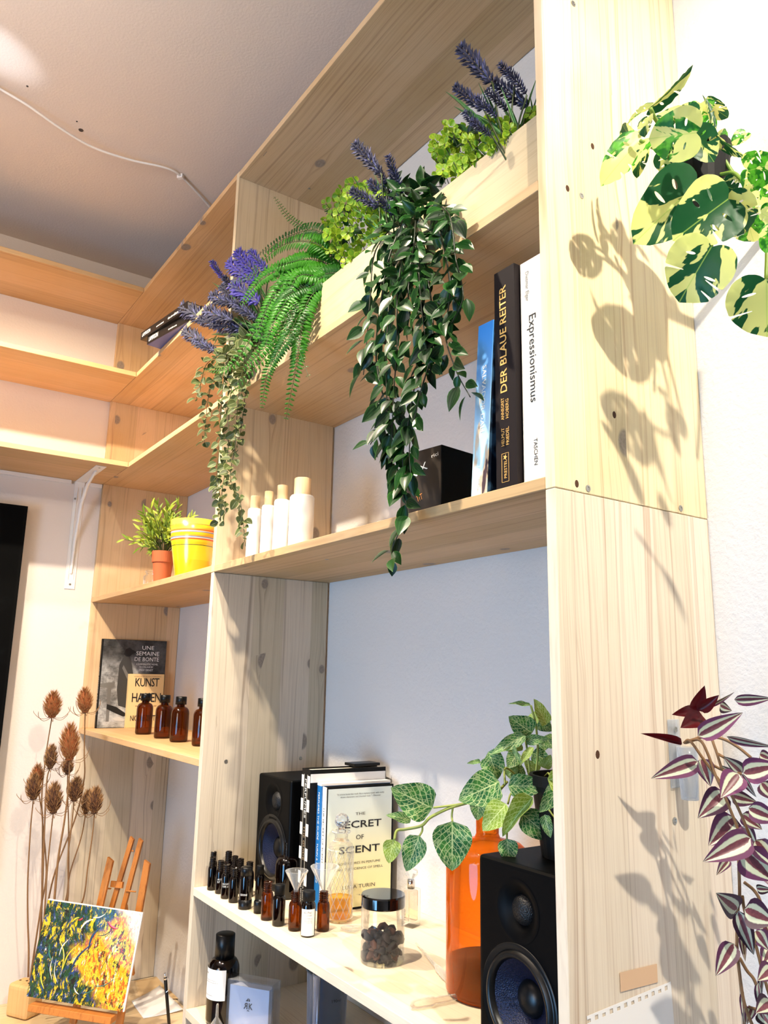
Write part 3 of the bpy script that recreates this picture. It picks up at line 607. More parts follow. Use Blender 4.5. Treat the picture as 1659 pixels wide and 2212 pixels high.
for i, (bx, by, tx, ty, w_, d0, d1, rl) in enumerate(((440, 372, 800, 95, 110, .94, .90, .9), (450, 365, 228, 468, 60, .94, .98, 1.0), (800, 560, 425, 600, 330, .86, .88, .1), (770, 560, 930, 745, 220, .88, .86, -.3),
      (370, 620, 72, 905, 230, .93, .92, .5), (340, 650, 190, 492, 120, .95, .97, -.5), (800, 960, 366, 1345, 440, .92, .90, .15), (1045, 1070, 665, 1345, 440, .85, .84, 0.1), (1030, 1085, 1215, 1345, 280, .86, .88, -.2),
      (915, 1440, 662, 1858, 430, .84, .86, .1), (1205, 850, 1420, 800, 250, .84, .80, .3), (1205, 850, 1260, 1045, 150, .88, .89, -.4), (1340, 1690, 1345, 2150, 480, .80, .82, 0), (905, 560, 905, 236, 70, .9, .9, 1.1),
      (925, 545, 1115, 772, 90, .9, .88, .9), (880, 320, 1045, 465, 120, .97, .98, .3), (800, 425, 738, 280, 90, .93, .95, .3), (840, 330, 860, 420, 150, .95, .95, 0), (1300, 1180, 1450, 1260, 160, .84, .82, .2), (1400, 1290, 1330, 1470, 150, .82, .82, .2),
      (1200, 1240, 1235, 1425, 220, .9, .92, .3), (430, 440, 380, 580, 140, .9, .9, 1.0), (390, 690, 330, 890, 110, .96, .96, .4), (560, 700, 620, 890, 180, .95, .95, .4), (1290, 1010, 1370, 1180, 160, .88, .86, .0), (760, 420, 640, 330, 150, .93, .95, .6), (880, 560, 790, 430, 170, .92, .93, .2), (640, 480, 560, 340, 200, .94, .96, .3), (960, 640, 1060, 560, 130, .93, .93, .5), (1000, 960, 1120, 1010, 160, .92, .92, .1), (700, 820, 560, 760, 150, .95, .95, .3), (1180, 560, 1080, 640, 110, .95, .95, .6))):
    A, B = mp(bx, by, d0), mp(tx, ty, d1); place(MON[i % 4], A, B, w_/3.567*(d0+d1)/2/FPX*1.16, roll=rl, parent=mo, zs=(B-A).length)
SM = plain('monstera_stem', '#6f8a2e', .5)
for P in (((790, 900), (820, 780), (780, 640), (795, 565)), ((830, 880), (780, 720), (520, 500), (445, 372)), ((830, 880), (960, 860), (985, 880), (1090, 872), (1205, 985)), ((850, 860), (950, 700), (1090, 880), (1210, 985), (1330, 1100)), ((835, 850), (900, 700), (905, 560)), ((830, 880), (810, 930), (800, 960)), ((850, 880), (940, 980), (1040, 1070)), ((850, 880), (900, 1200), (915, 1440)), ((1330, 1100), (1345, 1400), (1338, 1700)), ((820, 850), (500, 690), (370, 620))):
    O('stem', MB().tube(crom([mp(x, y, .955-.015*i) for i, (x, y) in enumerate(P)], 6), [.0024]*(6*(len(P)-1)+1), 7), SM, mo, smooth=True)
c_ = mp(840, 860, .955)
pm = MB().lathe([(0, -.05), (.026, -.05), (.034, .018), (.036, .018), (.036, .028), (.032, .028), (.028, -.04), (0, -.04)], 24)
O('pot', pm, BLKM, mo, smooth=False, M=Matrix.Translation(c_))
O('wall_hook', MB().box((-.006, 0, -.006), (.006, max(.01, -c_.y-.036), .002)), WHITE, mo, M=Matrix.Translation(c_+Vector((0, .034, 0))))

# purple inch plant
ip = T('inch_plant', 'purple and silver striped inch plant trailing from a clear holder on the tall upright', 'plant', (2.12, -.1, ZC-.05))
def qa(x, y, d): return Kd(1340+x/4.916, 1450+y/4.916, d)
def qb(x, y, d): return Kd(1340+x/5.2, 1800+y/5.2, d)
for i, (f, bx, by, tx, ty, w_, d, rl, red) in enumerate(((qa, 790, 410, 895, 165, 130, .84, .2, 1), (qa, 830, 400, 1045, 262, 120, .83, .3, 1), (qa, 790, 430, 562, 455, 110, .85, .2, 1), (qa, 870, 470, 652, 590, 190, .84, .1, 1), (qa, 822, 685, 1302, 440, 190, .80, .1, 0), (qa, 930, 370, 1215, 238, 45, .84, .5, 0),
      (qa, 1210, 300, 1620, 290, 115, .80, .3, 0), (qa, 655, 770, 235, 657, 75, .86, .3, 1), (qa, 826, 960, 333, 1136, 195, .82, 0, 0), (qa, 860, 930, 965, 1215, 175, .85, -.2, 0), (qa, 1262, 1092, 1068, 1338, 240, .80, .1, 0), (qa, 1105, 1290, 842, 1542, 240, .83, 0, 0), (qa, 1290, 1085, 1105, 910, 140, .84, .3, 0),
      (qa, 1300, 1080, 1700, 1000, 240, .80, 0, 0), (qa, 1225, 1560, 940, 1850, 260, .82, .1, 0), (qa, 1385, 1772, 908, 2008, 260, .79, 0, 0), (qa, 1435, 1790, 1660, 2100, 210, .80, -.1, 0), (qa, 1360, 1450, 1700, 1600, 200, .80, .1, 0), (qa, 1130, 692, 1640, 810, 85, .80, .5, 0), (qa, 1180, 1320, 1450, 1400, 150, .86, .2, 0),
      (qa, 1290, 1090, 1440, 1340, 90, .84, .6, 0), (qa, 1290, 1520, 1500, 1680, 150, .85, .1, 0), (qa, 1150, 2005, 1022, 2162, 95, .84, .2, 0), (qa, 1295, 1915, 1640, 2240, 330, .80, 0, 0), (qa, 1060, 360, 1180, 420, 120, .85, .4, 0), (qa, 1290, 1650, 1440, 1860, 170, .86, .2, 0),
      (qb, 1312, 862, 1088, 680, 230, .82, .1, 0), (qb, 1328, 870, 1498, 1383, 175, .81, .1, 0), (qb, 1395, 850, 1740, 1010, 280, .80, 0, 0), (qb, 1278, 1240, 1078, 1592, 190, .82, 0, 0), (qb, 1372, 1130, 1402, 1440, 70, .84, .3, 0), (qb, 1530, 1090, 1660, 1310, 180, .83, .1, 0), (qb, 1720, 1520, 1548, 1650, 190, .80, .1, 0),
      (qb, 1550, 1680, 1600, 2110, 80, .82, .4, 0), (qb, 1700, 1900, 1528, 2010, 200, .80, .2, 0), (qb, 1600, 1560, 1560, 1900, 60, .84, .5, 0), (qb, 1375, 1780, 1390, 2150, 50, .83, .5, 0), (qb, 1600, 1000, 1700, 1240, 160, .84, .2, 0), (qb, 1640, 380, 1720, 620, 170, .83, .1, 0), (qb, 1480, 1960, 1420, 2120, 110, .83, .3, 0), (qb, 1690, 1300, 1600, 1480, 150, .83, .1, 0), (qb, 1560, 2000, 1700, 2180, 150, .82, .2, 0), (qa, 1500, 1180, 1660, 1380, 160, .86, .2, 0), (qa, 1480, 880, 1640, 960, 130, .86, .3, 0), (qa, 1180, 1130, 1060, 1000, 110, .87, .3, 0), (qb, 1530, 620, 1700, 640, 90, .82, .3, 0))):
    A, B = f(bx, by, d), f(tx, ty, d-.015); s_ = 5.0
    place((LF_TRED if red else LF_TRAD)[0 if red else i % 2], A, B, w_/s_*d/FPX*1.18, roll=rl, parent=ip)
for i, P in enumerate((((680, 760), (740, 740), (880, 930), (1020, 1120), (1180, 1320), (1290, 1540), (1385, 1770)), ((690, 760), (840, 730), (930, 880), (1000, 1080), (1110, 1330), (1270, 1750), (1310, 2050)), ((700, 750), (930, 690), (1000, 800), (1080, 1050)), ((820, 700), (1060, 710), (1240, 800), (1390, 920)), ((1040, 880), (1110, 920)), ((870, 930), (1090, 1050), (1290, 1090)))):
    O('stem', MB().tube(crom([qa(x, y, .85-.008*j) for j, (x, y) in enumerate(P)], 6), .0016, 6), STEMB, ip, smooth=True)
for i, P in enumerate((((1330, 300), (1340, 700), (1320, 860), (1310, 1240), (1330, 1500), (1390, 1900), (1500, 2200)), ((1370, 700), (1400, 880), (1530, 1290), (1610, 1600), (1700, 1900)), ((1390, 550), (1500, 640), (1570, 760), (1580, 900)), ((1340, 1400), (1420, 1540), (1500, 1640), (1560, 1800)), ((1370, 1780), (1385, 1980), (1395, 2200)), ((1440, 1950), (1500, 1970), (1560, 1980)))):
    O('stem', MB().tube(crom([qb(x, y, .83-.003*j) for j, (x, y) in enumerate(P)], 6), [.0017]*(6*(len(P)-1)+1), 6), STEMB, ip, smooth=True)
CLR = glass('clear_plastic', '#f6f8fa', .2, .6, '#e6ecf4', .5)
hb = K(1455, 1590, 'x', XB1+.001)
O('holder', MB().box((XB1+.0006, hb.y-.011, hb.z-.06), (XB1+.003, hb.y+.011, hb.z+.020)), CLR, ip, bev=.0012, label='clear plastic wall holder')
O('cup', MB().lathe([(0, -.06), (.010, -.06), (.012, -.015), (.0125, 0), (.011, 0), (.009, -.058), (0, -.058)], 20), CLR, ip, smooth=True, M=Matrix.Translation((XB1+.0175, hb.y+.002, hb.z-.012)), label='clear plastic cup')
screw((XB1+.0042, hb.y, hb.z+.008), (1, 0, 0), ip, .0035)

# taped note sheet
ns = T('note_sheet', 'white pad sheet with torn hole edge taped low on the tall upright', 'paper', (XB1+.001, -.2, ZC-.42))
a, b = K(1449, 2120, 'x', XB1+.0008), K(1268, 2195, 'x', XB1+.0008); sd = (b-a); L = sd.length; sd.normalize(); dn = Vector((0, sd.z, -sd.y)); dn = dn if dn.z < 0 else -dn
m = MB(); nh_ = 12
for k in range(nh_):
    p0 = a+sd*(L*k/nh_); p1 = a+sd*(L*(k+.55)/nh_); p2 = a+sd*(L*(k+1)/nh_); h1 = .0025+.001*(k % 2)
    m.add([p0, p1, p1+dn*.012, p0+dn*.012], [(0, 1, 2, 3)]); m.add([p1+dn*(.007), p2+dn*.007, p2+dn*.012, p1+dn*.012], [(0, 1, 2, 3)]); m.add([p1, p2, p2+dn*h1, p1+dn*h1], [(0, 1, 2, 3)])
m.add([a+dn*.012, a+sd*L+dn*.012, a+sd*L+dn*.16, a+dn*.16], [(0, 1, 2, 3)])
o = O('sheet', m, PAPER, ns); md = o.modifiers.new('thick', 'SOLIDIFY'); md.thickness = .0003
p = K(1340, 2118, 'x', XB1+.0012); q = K(1420, 2098, 'x', XB1+.0012); up = Vector((0, 0, .0125))
o = O('tape', MB().add([p-up*.9, q-up*.9, q+up*.6, p+up*.6], [(0, 1, 2, 3)]), plain('masking_tape', '#d9b48f', .6), ns); md = o.modifiers.new('thick', 'SOLIDIFY'); md.thickness = .0003

# ------------------------------------------------------------------ books
def book(name, label, cat, M, th, dp, ht, cover, spine=None, group=None, sub=.003, cov=.0018, front=None):
    """local: x thickness 0..th, y 0 spine .. dp fore-edge, z height"""
    t = T(name, label, cat, M.translation, group)
    m = MB(); m.box((0, cov, 0), (cov, dp, ht)); m.box((th-cov, cov, 0), (th, dp, ht), mi=1 if front else 0); m.box((0, 0, 0), (th, cov, ht), mi=2 if spine else 0)
    mats = [cover, front or cover, spine or cover]; c = O('cover', m, mats, t, M=M)
    O('page_block', MB().box((cov+.0002, cov+.0006, sub), (th-cov-.0002, dp-.003, ht-sub)), PAGES, t, M=M); return t, c
def loc(M, p): return M @ Vector(p)
def rot(M, v): return M.to_3x3() @ Vector(v)
def spine_text(t, M, s, x0, z0, length, h, mat, up=True, **k):
    """reads up the spine (up) or down it"""
    if up: return text(s, loc(M, (x0, 0, z0)), rot(M, (0, 0, 1)), rot(M, (-1, 0, 0)), h, mat, t, width=length, lift=.0004, **k)
    return text(s, loc(M, (x0, 0, z0)), rot(M, (0, 0, -1)), rot(M, (1, 0, 0)), h, mat, t, width=length, lift=.0004, **k)
z2 = TOP['S2']
M1 = Matrix.Translation((2.000, -.288, z2)) @ Matrix.Rotation(math.radians(0), 4, 'Z')
def green_fn():
    n = N('expression_cover'); s = n.n('ShaderNodeSeparateXYZ', ins={0: n.obj()}); q = n.noise(n.obj(), 26, 2); c = n.mix(n.ss(q, .45, .5), lin('#15182c'), lin('#d8341c')); c = n.mix(n.ss(q, .58, .6), c, lin('#e0b020'))
    c = n.mix(n.ss(s.outputs[2], .26, .262), c, lin('#1c7a4a')); n.set(Base_Color=c, Roughness=.3); return n.m
CREAM = plain('cream_cover', '#efe9dc', .35, coat=.3)
t, _ = book('art_book', 'tall cream hardback titled Expressionismus standing against the tall upright', 'book', M1, .040, .22, .300, green_fn(), CREAM, 'art books')
spine_text(t, M1, 'Expressionismus', .014, .222, .118, .0125, INKB, False); spine_text(t, M1, 'Dietmar Elger', .009, .285, .042, .006, plain('grey_ink', '#8a8680', .6), False); spine_text(t, M1, 'TASCHEN', .018, .056, .034, .0062, INKB, False)
# the white jacket wraps a little round the front board
O('jacket_edge', MB().box((-.0003, .0, 0), (.0005, .02, .3)), CREAM, t, M=M1)
M2 = Matrix.Translation((1.958, -.296, z2))
DBR = plain('charcoal_cover', '#1a1416', .6, spec=.2); GOLD = plain('gold_print', '#d9ad62', .45)
t, _ = book('art_book', 'thick charcoal hardback with gold title Der Blaue Reiter between blue and cream books', 'book', M2, .038, .24, .302, DBR, None, 'art books')
spine_text(t, M2, 'DER BLAUE REITER', .022, .128, .150, .0125, GOLD, True, bold=.01)
for s, x, z, l in (('ANNEGRET', .016, .091, .030), ('HOBERG', .0245, .0915, .026), ('HELMUT', .016, .056, .024), ('FRIEDEL', .0245, .056, .024)): spine_text(t, M2, s, x, z, l, .0056, GOLD, True)
spine_text(t, M2, 'PRESTEL', .020, .013, .024, .0052, GOLD, True)
m = MB()
for a, b in (((.0105, 0, .008), (.011, 0, .046)), ((.023, 0, .008), (.0235, 0, .046)), ((.0105, 0, .008), (.0235, 0, .0085)), ((.0105, 0, .0455), (.0235, 0, .046))): m.box((a[0], -.0004, a[2]), (b[0], -.0001, b[2]))
m.add([(.0170+.0042*math.cos(q), -.0004, .0405+.0042*math.sin(q)) if k % 2 == 0 else (.0170+.0018*math.cos(q), -.0004, .0405+.0018*math.sin(q)) for k, q in enumerate([i*math.pi/5 for i in range(10)])], [tuple(range(10))])
O('emblem', m, GOLD, t, M=M2)
M3 = Matrix.Translation((1.9085, -.296, z2)) @ Matrix.Rotation(math.radians(-4), 4, 'Z') @ Matrix.Rotation(math.radians(4.5), 4, 'Y')
def sky_cover():
    n = N('blue_art_cover'); s = n.n('ShaderNodeSeparateXYZ', ins={0: n.obj()}); z = s.outputs[2]
    c = n.mix(n.ss(z, .0, .24), lin('#c9ecf0'), lin('#3f8fe0')); q = n.noise(n.n('ShaderNodeVectorMath', operation='MULTIPLY', ins={0: n.obj(), 1: (60., 8., 14.)}).outputs[0], 1., 4)
    c = n.mix(n.math('MULTIPLY', n.ss(q, .5, .58), n.math('SUBTRACT', 1., n.ss(z, .12, .16))), c, lin('#c8b49a')); c = n.mix(n.math('MULTIPLY', n.ss(q, .6, .64), n.math('SUBTRACT', 1., n.ss(z, .10, .14))), c, lin('#4a3a40'))
    n.set(Base_Color=c, Roughness=.45); return n.m
def sky_front():
    n = N('dark_art_front'); q = n.noise(n.obj(), 34, 4); n.set(Base_Color=n.mix(n.ss(q, .45, .6), lin('#0d1320'), lin('#33506a')), Roughness=.3); return n.m
t, _ = book('art_book', 'glossy sky blue illustrated hardback leaning at the left end of the art books', 'book', M3, .032, .2, .238, sky_cover(), None, 'art books', front=sky_front())
spine_text(t, M3, 'SALVADOR DALI', .014, .178, .092, .0085, INKW, False); spine_text(t, M3, 'TASCHEN', .012, .042, .032, .006, INKW, False)
m = MB(); m.lathe([(0, -.001), (.0055, -.001), (.0055, .0)], 14, Matrix.Translation((.011, 0, .215)) @ Matrix.Rotation(math.radians(90), 4, 'X') @ Matrix.Scale(1.2, 4, (0, 1, 0))); O('cover_picture', m, PAPER, t, M=M3)

# black card box with faint lettering
bx_ = K(902, 1092, 'z', z2+.004); t = T('black_box', 'black square card box with thin white lettering behind the trailing plant', 'box', (1.80, -.24, z2))
A = Vector((1.803, -.262, z2)); Mb = Matrix.Translation(A) @ Matrix.Rotation(math.radians(8), 4, 'Z')
O('box_body', MB().box((-.088, 0, 0), (0, .13, .105)), BLKM, t, M=Mb, bev=.0008, bseg=1)
O('box_label_panel', MB().box((-.087, -.0006, .001), (-.001, 0, .104)), plain('brown_black_card', '#2d241c', .55), t, M=Mb, bev=0)
text('EIN.X', loc(Mb, (-.080, -.0006, .055)), rot(Mb, (1, 0, .35)), rot(Mb, (0, 0, 1)), .013, INKW, t, width=.055); text('rici', loc(Mb, (-.020, -.0006, .088)), rot(Mb, (1, 0, .1)), rot(Mb, (0, 0, 1)), .006, INKW, t, width=.014)
text('TiT', loc(Mb, (-.050, -.0006, .024)), rot(Mb, (1, 0, .3)), rot(Mb, (0, 0, 1)), .010, plain('copper_print', '#e0904a', .4), t, width=.013)

# perfume books on the lower shelf
z1 = TOP['S1']; ang = math.radians(-5)
def BM(x, y, lean=0): return Matrix.Translation((x, y, z1)) @ Matrix.Rotation(ang, 4, 'Z') @ Matrix.Rotation(math.radians(lean), 4, 'Y')
def secret_cov():
    n = N('pale_yellow_cover'); s = n.n('ShaderNodeSeparateXYZ', ins={0: n.obj()}); n.set(Base_Color=n.mix(n.ss(s.outputs[2], .05, .2), lin('#fbf6c0'), lin('#e6efe6')), Roughness=.45); return n.m
Ms = BM(1.318, -.1632, 0)
t, _ = book('paperback', 'pale yellow paperback titled The Secret of Scent with its cover facing right', 'book', Ms, .015, .148, .2215, BLKM, plain('white_spine', '#f0efe8', .5), 'perfume books')
O('cover_panel', MB().box((.0150, .0045, .004), (.0154, .1445, .218)), secret_cov(), t, M=Ms)
def ctext(s, cy, z, wd, h, mat=INKB, **k): return text(s, loc(Ms, (.0155, cy-wd/2, z)), rot(Ms, (0, 1, 0)), rot(Ms, (0, 0, 1)), h, mat, t, width=wd, **k)
GREY = plain('grey_print', '#55534f', .6)
ctext('THE', .0745, .168, .021, .0052, GREY); ctext('SECRET', .0745, .1455, .094, .013, bold=.012); ctext('OF', .0745, .124, .017, .0085); ctext('SCENT', .0745, .100, .088, .013, bold=.012)
ctext('ADVENTURES IN PERFUME', .0745, .080, .092, .0042, GREY); ctext('AND THE SCIENCE OF SMELL', .0745, .070, .104, .0042, GREY); ctext('LUCA TURIN', .0745, .037, .070, .0068, GREY)
ctext('"A science book that reads like a mystery novel, with vividly', .0745, .206, .104, .0030, GREY); ctext('drawn characters and chemical clues." - Discover', .0745, .201, .088, .0030, GREY)
spine_text(t, Ms, 'THE SECRET OF SCENT', .005, .185, .10, .0052, INKB, False)
Mb2 = BM(1.2985, -.164, 0); hb_ = K(682, 1690, 'y', -.164).z-z1; BLUE = plain('blue_cover', '#1f6fb4', .4)
t, _ = book('paperback', 'blue paperback titled Perfumes The Guide behind the pale yellow paperback', 'book', Mb2, .0185, .152, hb_, BLUE, None, 'perfume books')
O('white_band', MB().box((-.0002, -.0002, hb_-.004), (.0187, .1525, hb_+.0004)), PAPER, t, M=Mb2); spine_text(t, Mb2, 'PERFUMES THE GUIDE', .006, .21, .086, .0068, INKW, False); spine_text(t, Mb2, 'TURIN & SANCHEZ', .006, .118, .07, .0068, INKW, False)
Mp = BM(1.2585, -.1765, 0); hp_ = K(651, 1658, 'y', -.176).z-z1; print('book heights', hb_, hp_)
t, _ = book('hardback', 'thick black and white striped hardback titled Perfumes The Guide beside the left speaker', 'book', Mp, .038, .168, hp_, BLKM, None, 'perfume books')
for k in range(5):
    m = MB()
    z = hp_-.012-.022*2*k
    m.box((-.0002, -.0006, z-.022), (.011, 0, z)); m.box((.027, -.0006, z-.022), (.0382, 0, z)); O('stripe', m, PAPER, t, M=Mp)
O('cover_band', MB().box((.0378, .001, hp_-.024), (.0386, .167, hp_-.008)), PAPER, t, M=Mp)
m = MB()
for x in (.0112, .0268): m.box((x-.0003, -.0008, .062), (x+.0003, 0, hp_-.01))
O('rule_lines', m, plain('grey_rule', '#b9b4a6', .6), t, M=Mp)
spine_text(t, Mp, 'PERFUMES', .016, .232, .072, .0075, INKW, False); spine_text(t, Mp, 'THE GUIDE', .016, .146, .062, .0075, plain('bronze_print', '#a08868', .5), False); spine_text(t, Mp, 'LUCA TURIN', .022, .05, .036, .004, INKW, False); spine_text(t, Mp, 'TANIA SANCHEZ', .013, .05, .04, .004, INKW, False)
Mt = BM(1.2, -.12)
tb_ = O('tablet', MB().box((1.252, -.075, z1+hp_+.0003), (1.29, -.012, z1+hp_+.006)), BLACK, bev=.0012); tag(tb_, 'flat black notebook lying on top of the striped hardback', 'notebook')

# books against the far upright
def collage():
    n = N('grey_collage_cover'); s = n.n('ShaderNodeSeparateXYZ', ins={0: n.obj()}); q = n.noise(n.obj(), 16, 6, .7); f = n.noise(n.n('ShaderNodeVectorMath', operation='MULTIPLY', ins={0: n.obj(), 1: (1., 60., 260.)}).outputs[0], 1., 2)
    y, z = s.outputs[1], s.outputs[2]; v = n.math('ADD', n.math('MULTIPLY', n.ss(q, .35, .7), .45), n.math('MULTIPLY', f, .25))
    dk = n.math('MAXIMUM', n.ss(z, .17, .24), n.ss(y, .11, .19)); v = n.math('MULTIPLY', v, n.math('SUBTRACT', 1., n.math('MULTIPLY', dk, .85)))
    n.set(Base_Color=n.n('ShaderNodeCombineColor', ins={0: v, 1: v, 2: n.math('MULTIPLY', v, .97)}).outputs[0], Roughness=.45); return n.m
z4 = TOP['T4']
Mu = Matrix.Translation((.0245, -.258, z4)) @ Matrix.Rotation(math.radians(-2.0), 4, 'Y')
t, _ = book('paperback', 'large black and grey paperback titled Une Semaine de Bonte leaning flat on the far upright', 'book', Mu, .012, .215, .283, BLKM, None, 'books under the striped pot')
O('cover_panel', MB().box((.0120, .004, .001), (.0124, .2145, .282)), collage(), t, M=Mu)
# plain generic figure shapes on the cover: seated form, bench, ground
GR = [plain('print_grey', c, .5) for c in ('#121212', '#3c3b39', '#6d6b67', '#c9c6c0')]
def shape(pts, mat, nm='cover_picture', off=.01245, MM=Mu, tt=None): return O(nm, MB().add([(off, y, z) for y, z in pts], [tuple(range(len(pts)))]), mat, tt or t, M=MM)
shape([(.004, .14), (.05, .145), (.05, .128), (.04, .126), (.04, .02), (.03, .02), (.028, .126), (.004, .128)], GR[2])
shape([(.06, .20), (.075, .235), (.09, .238), (.098, .215), (.108, .17), (.112, .12), (.12, .08), (.10, .06), (.066, .07), (.058, .12)], GR[1], off=.0126)
shape([(.072, .236), (.078, .252), (.09, .257), (.1, .25), (.116, .243), (.1, .236), (.092, .228), (.08, .228)], GR[0], off=.0127)
shape([(.03, .075), (.06, .066), (.085, .05), (.10, .04), (.085, .035), (.05, .05), (.03, .06)], GR[0], off=.0128)
shape([(.05, .03), (.07, .035), (.09, .028), (.088, .02), (.06, .022)], GR[3], off=.0129)
shape([(.07, .19), (.074, .2), (.104, .15), (.125, .13), (.123, .122), (.098, .138)], GR[2], off=.0129)
def ut(s, y, z, wd, h, MM=Mu, off=.0130, mat=INKW, **k): return text(s, loc(MM, (off, y-wd/2, z)), rot(MM, (0, 1, 0)), rot(MM, (0, 0, 1)), h, mat, t, width=wd, **k)
ut('UNE', .152, .252, .040, .0135); ut('SEMAINE', .152, .233, .078, .0135); ut('DE BONTE', .150, .214, .082, .0135); ut("'", .186, .226, .003, .006, shear=.5)
ut('A SURREALISTIC NOVEL', .152, .2015, .074, .0055); ut('IN COLLAGE BY', .150, .1925, .046, .0055); ut('MAX ERNST', .150, .1815, .046, .0070)
spine_text(t, Mu, 'UNE SEMAINE DE BONTE', .004, .19, .15, .004, INKW, False)
Mk = Matrix.Translation((.0405, -.168, z4)) @ Matrix.Rotation(math.radians(-2.5), 4, 'Y')
SAND = plain('sand_cover', '#e9c98f', .6)
t, _ = book('paperback', 'small sand coloured paperback titled Kunst Hassen in front of the large grey paperback', 'book', Mk, .013, .118, .172, SAND, None, 'books under the striped pot')
for s, y, z, wd, h in (('KUNST', .062, .132, .080, .028), ('HASSEN', .062, .082, .096, .030), ('NICOLE ZEPTER', .062, .022, .098, .018)): ut(s, y, z, wd, h, Mk, .0134, INKB, spacing=.9, bold=.004)
ut('EINE ENTTAEUSCHTE LIEBE', .062, .067, .07, .004, Mk, .0134, plain('brown_print', '#8a4a2a', .6)); ut('ein buch fuer alle die kunst trotzdem lieben', .062, .163, .09, .0028, Mk, .0134, plain('brown_print', '#8a4a2a', .6))

# magazines lying on the upper left shelf
zT = TOP['T1']
def flatbook(label, p0, p1, z, th, dp, cover, words, colr, under=None):
    p0, p1 = Vector(p0), Vector(p1); d = (p1-p0); L = d.length; d.normalize(); nb = Vector((-d.y, d.x, 0))
    Mx = frame((p0.x, p0.y, z), d, nb); t = T('magazine', label, 'book', (p0.x, p0.y, z), 'books lying on the upper left shelf')
    m = MB(); m.box((0, 0, 0), (L, dp, .001), mi=1); m.box((0, 0, th-.001), (L, dp, th)); m.box((0, -.0006, 0), (L, .0006, th)); O('cover', m, [cover, under or cover], t, M=Mx)
    O('page_block', MB().box((.001, .0008, .0012), (L-.001, dp-.001, th-.0012)), PAGES, t, M=Mx)
    for s, x, wd, h in words: text(s, loc(Mx, (x, -.0006, th*.28)), rot(Mx, (1, 0, 0)), rot(Mx, (0, 0, 1)), h, colr, t, width=wd)
DK = plain('dark_magazine', '#0e0c0d', .35); BLU = plain('blue_back_cover', '#4a5a9c', .4)
flatbook('dark thick book lying lower in the pair, blue underside over the shelf edge', (.529, -.342, 0), (.812, -.289, 0), zT+.0005, .0245, .22, DK, [('LAMPOON', .010, .052, .014), ('the fashion issue', .12, .045, .005), ('issue 26', .24, .02, .005)], INKW, BLU)
flatbook('dark thick book lying on top of the one with the blue underside', (.492, -.351, 0), (.768, -.313, 0), zT+.0255, .023, .21, DK, [('LAMPOON', .010, .052, .012), ('MAGAZINE', .10, .045, .004), ('the art edition', .17, .06, .008)], INKW)

# ------------------------------------------------------------------ glassware
AMB = glass('amber_glass', '#a8702a', .03, 1.2, '#4a2006', .6); AMBD = glass('dark_amber_glass', '#4a1c08', .03, 1.8, '#170a05', .6); CLG = glass('clear_glass', '#fafbfb', .02, .9, '#f4f8f8', .12)
def bottle(label, x, y, z, r, h, gm, nr=.45, shoulder=.62, cap=None, capm=BLACK, thread=True, group=None, name='amber_bottle', lab=None, caph=.2):
    """shoulder = where the body ends; neck runs to h (cap included on top)"""
    t = T(name, label, 'bottle', (x, y, z), group); Mx = Matrix.Translation((x, y, z)); hn = h*(1-(caph if cap else 0)); nr = nr*r; hs = h*shoulder
    prof = [(0, .001), (r*.8, 0), (r*.97, r*.1), (r, r*.25), (r, hs)]+[(nr+(r-nr)*math.cos(a)**.9, hs+(h*.1+r*.25)*math.sin(a)) for a in (.35, .7, 1.05, 1.4)]+[(nr, hs+h*.1+r*.27)]
    z = hs+h*.1+r*.3
    if thread and hn-z > .004:
        k = 0
        while z < hn-.002: prof += [(nr*1.0, z), (nr*1.13, z+.0008), (nr*1.13, z+.0016), (nr, z+.0024)]; z += .0034
    prof += [(nr, hn-.001), (nr*1.05, hn), (nr*.8, hn), (nr*.75, hs+h*.1)]
    O('glass_body', MB().lathe(prof, 28), gm, t, smooth=True, M=Mx)
    if cap:
        rc = cap*r; m = MB().lathe([(0, h), (rc*.9, h), (rc, h-.0012), (rc, h*(1-caph)-.001), (rc*.9, h*(1-caph)-.001)], 36, None, 0, lambda rr, a, zz: rr*(1+.02*math.cos(a*18)) if zz < h-.0015 else rr)
        O('cap', m, capm, t, smooth=True, M=Mx)
    return t, Mx
def wrap(t, Mx, r, z0, z1, a0, a1, mat, name='label', n=16):
    m = MB(); vs = []; fs = []
    for i in range(n+1):
        a = a0+(a1-a0)*i/n; vs += [(r*math.cos(a), r*math.sin(a), z0), (r*math.cos(a), r*math.sin(a), z1)]
    for i in range(n): fs.append((2*i, 2*i+2, 2*i+3, 2*i+1))
    m.add(vs, fs); return O(name, m, mat, t, smooth=True, M=Mx)
def wtext(t, Mx, s, r, a0, z, h, wd, mat):
    """lettering bent round a bottle; a0 = angle of the left end, running anticlockwise seen from above"""
    o = text(s, (0, 0, 0), (1, 0, 0), (0, 1, 0), h, mat, t, width=wd, lift=0)
    if not o: return
    for v in o.data.vertices: a = a0+v.co.x/r; v.co = Mx @ Vector((r*math.cos(a), r*math.sin(a), z+v.co.y))
    return o
CAMA = math.atan2(CAMP.y+.2, CAMP.x-1.3)      # direction of the viewer seen from the shelf
Z4 = [(.316, -.194, 'amber bottle with black cap in front of the sand coloured book'), (.472, -.19, 'amber bottle with black cap, second from the left of the four'), (.602, -.191, 'amber bottle with black cap, third from the left of the four'), (.735, -.181, 'amber bottle with black cap half hidden behind the middle upright')]
for i, (x, y, lab) in enumerate(Z4):
    bottle(lab, x, y, z4, .0235, .117, AMB, .42, .62, .62, BLACK, True, 'four capped amber bottles under the striped pot', 'amber_bottle', caph=.17)
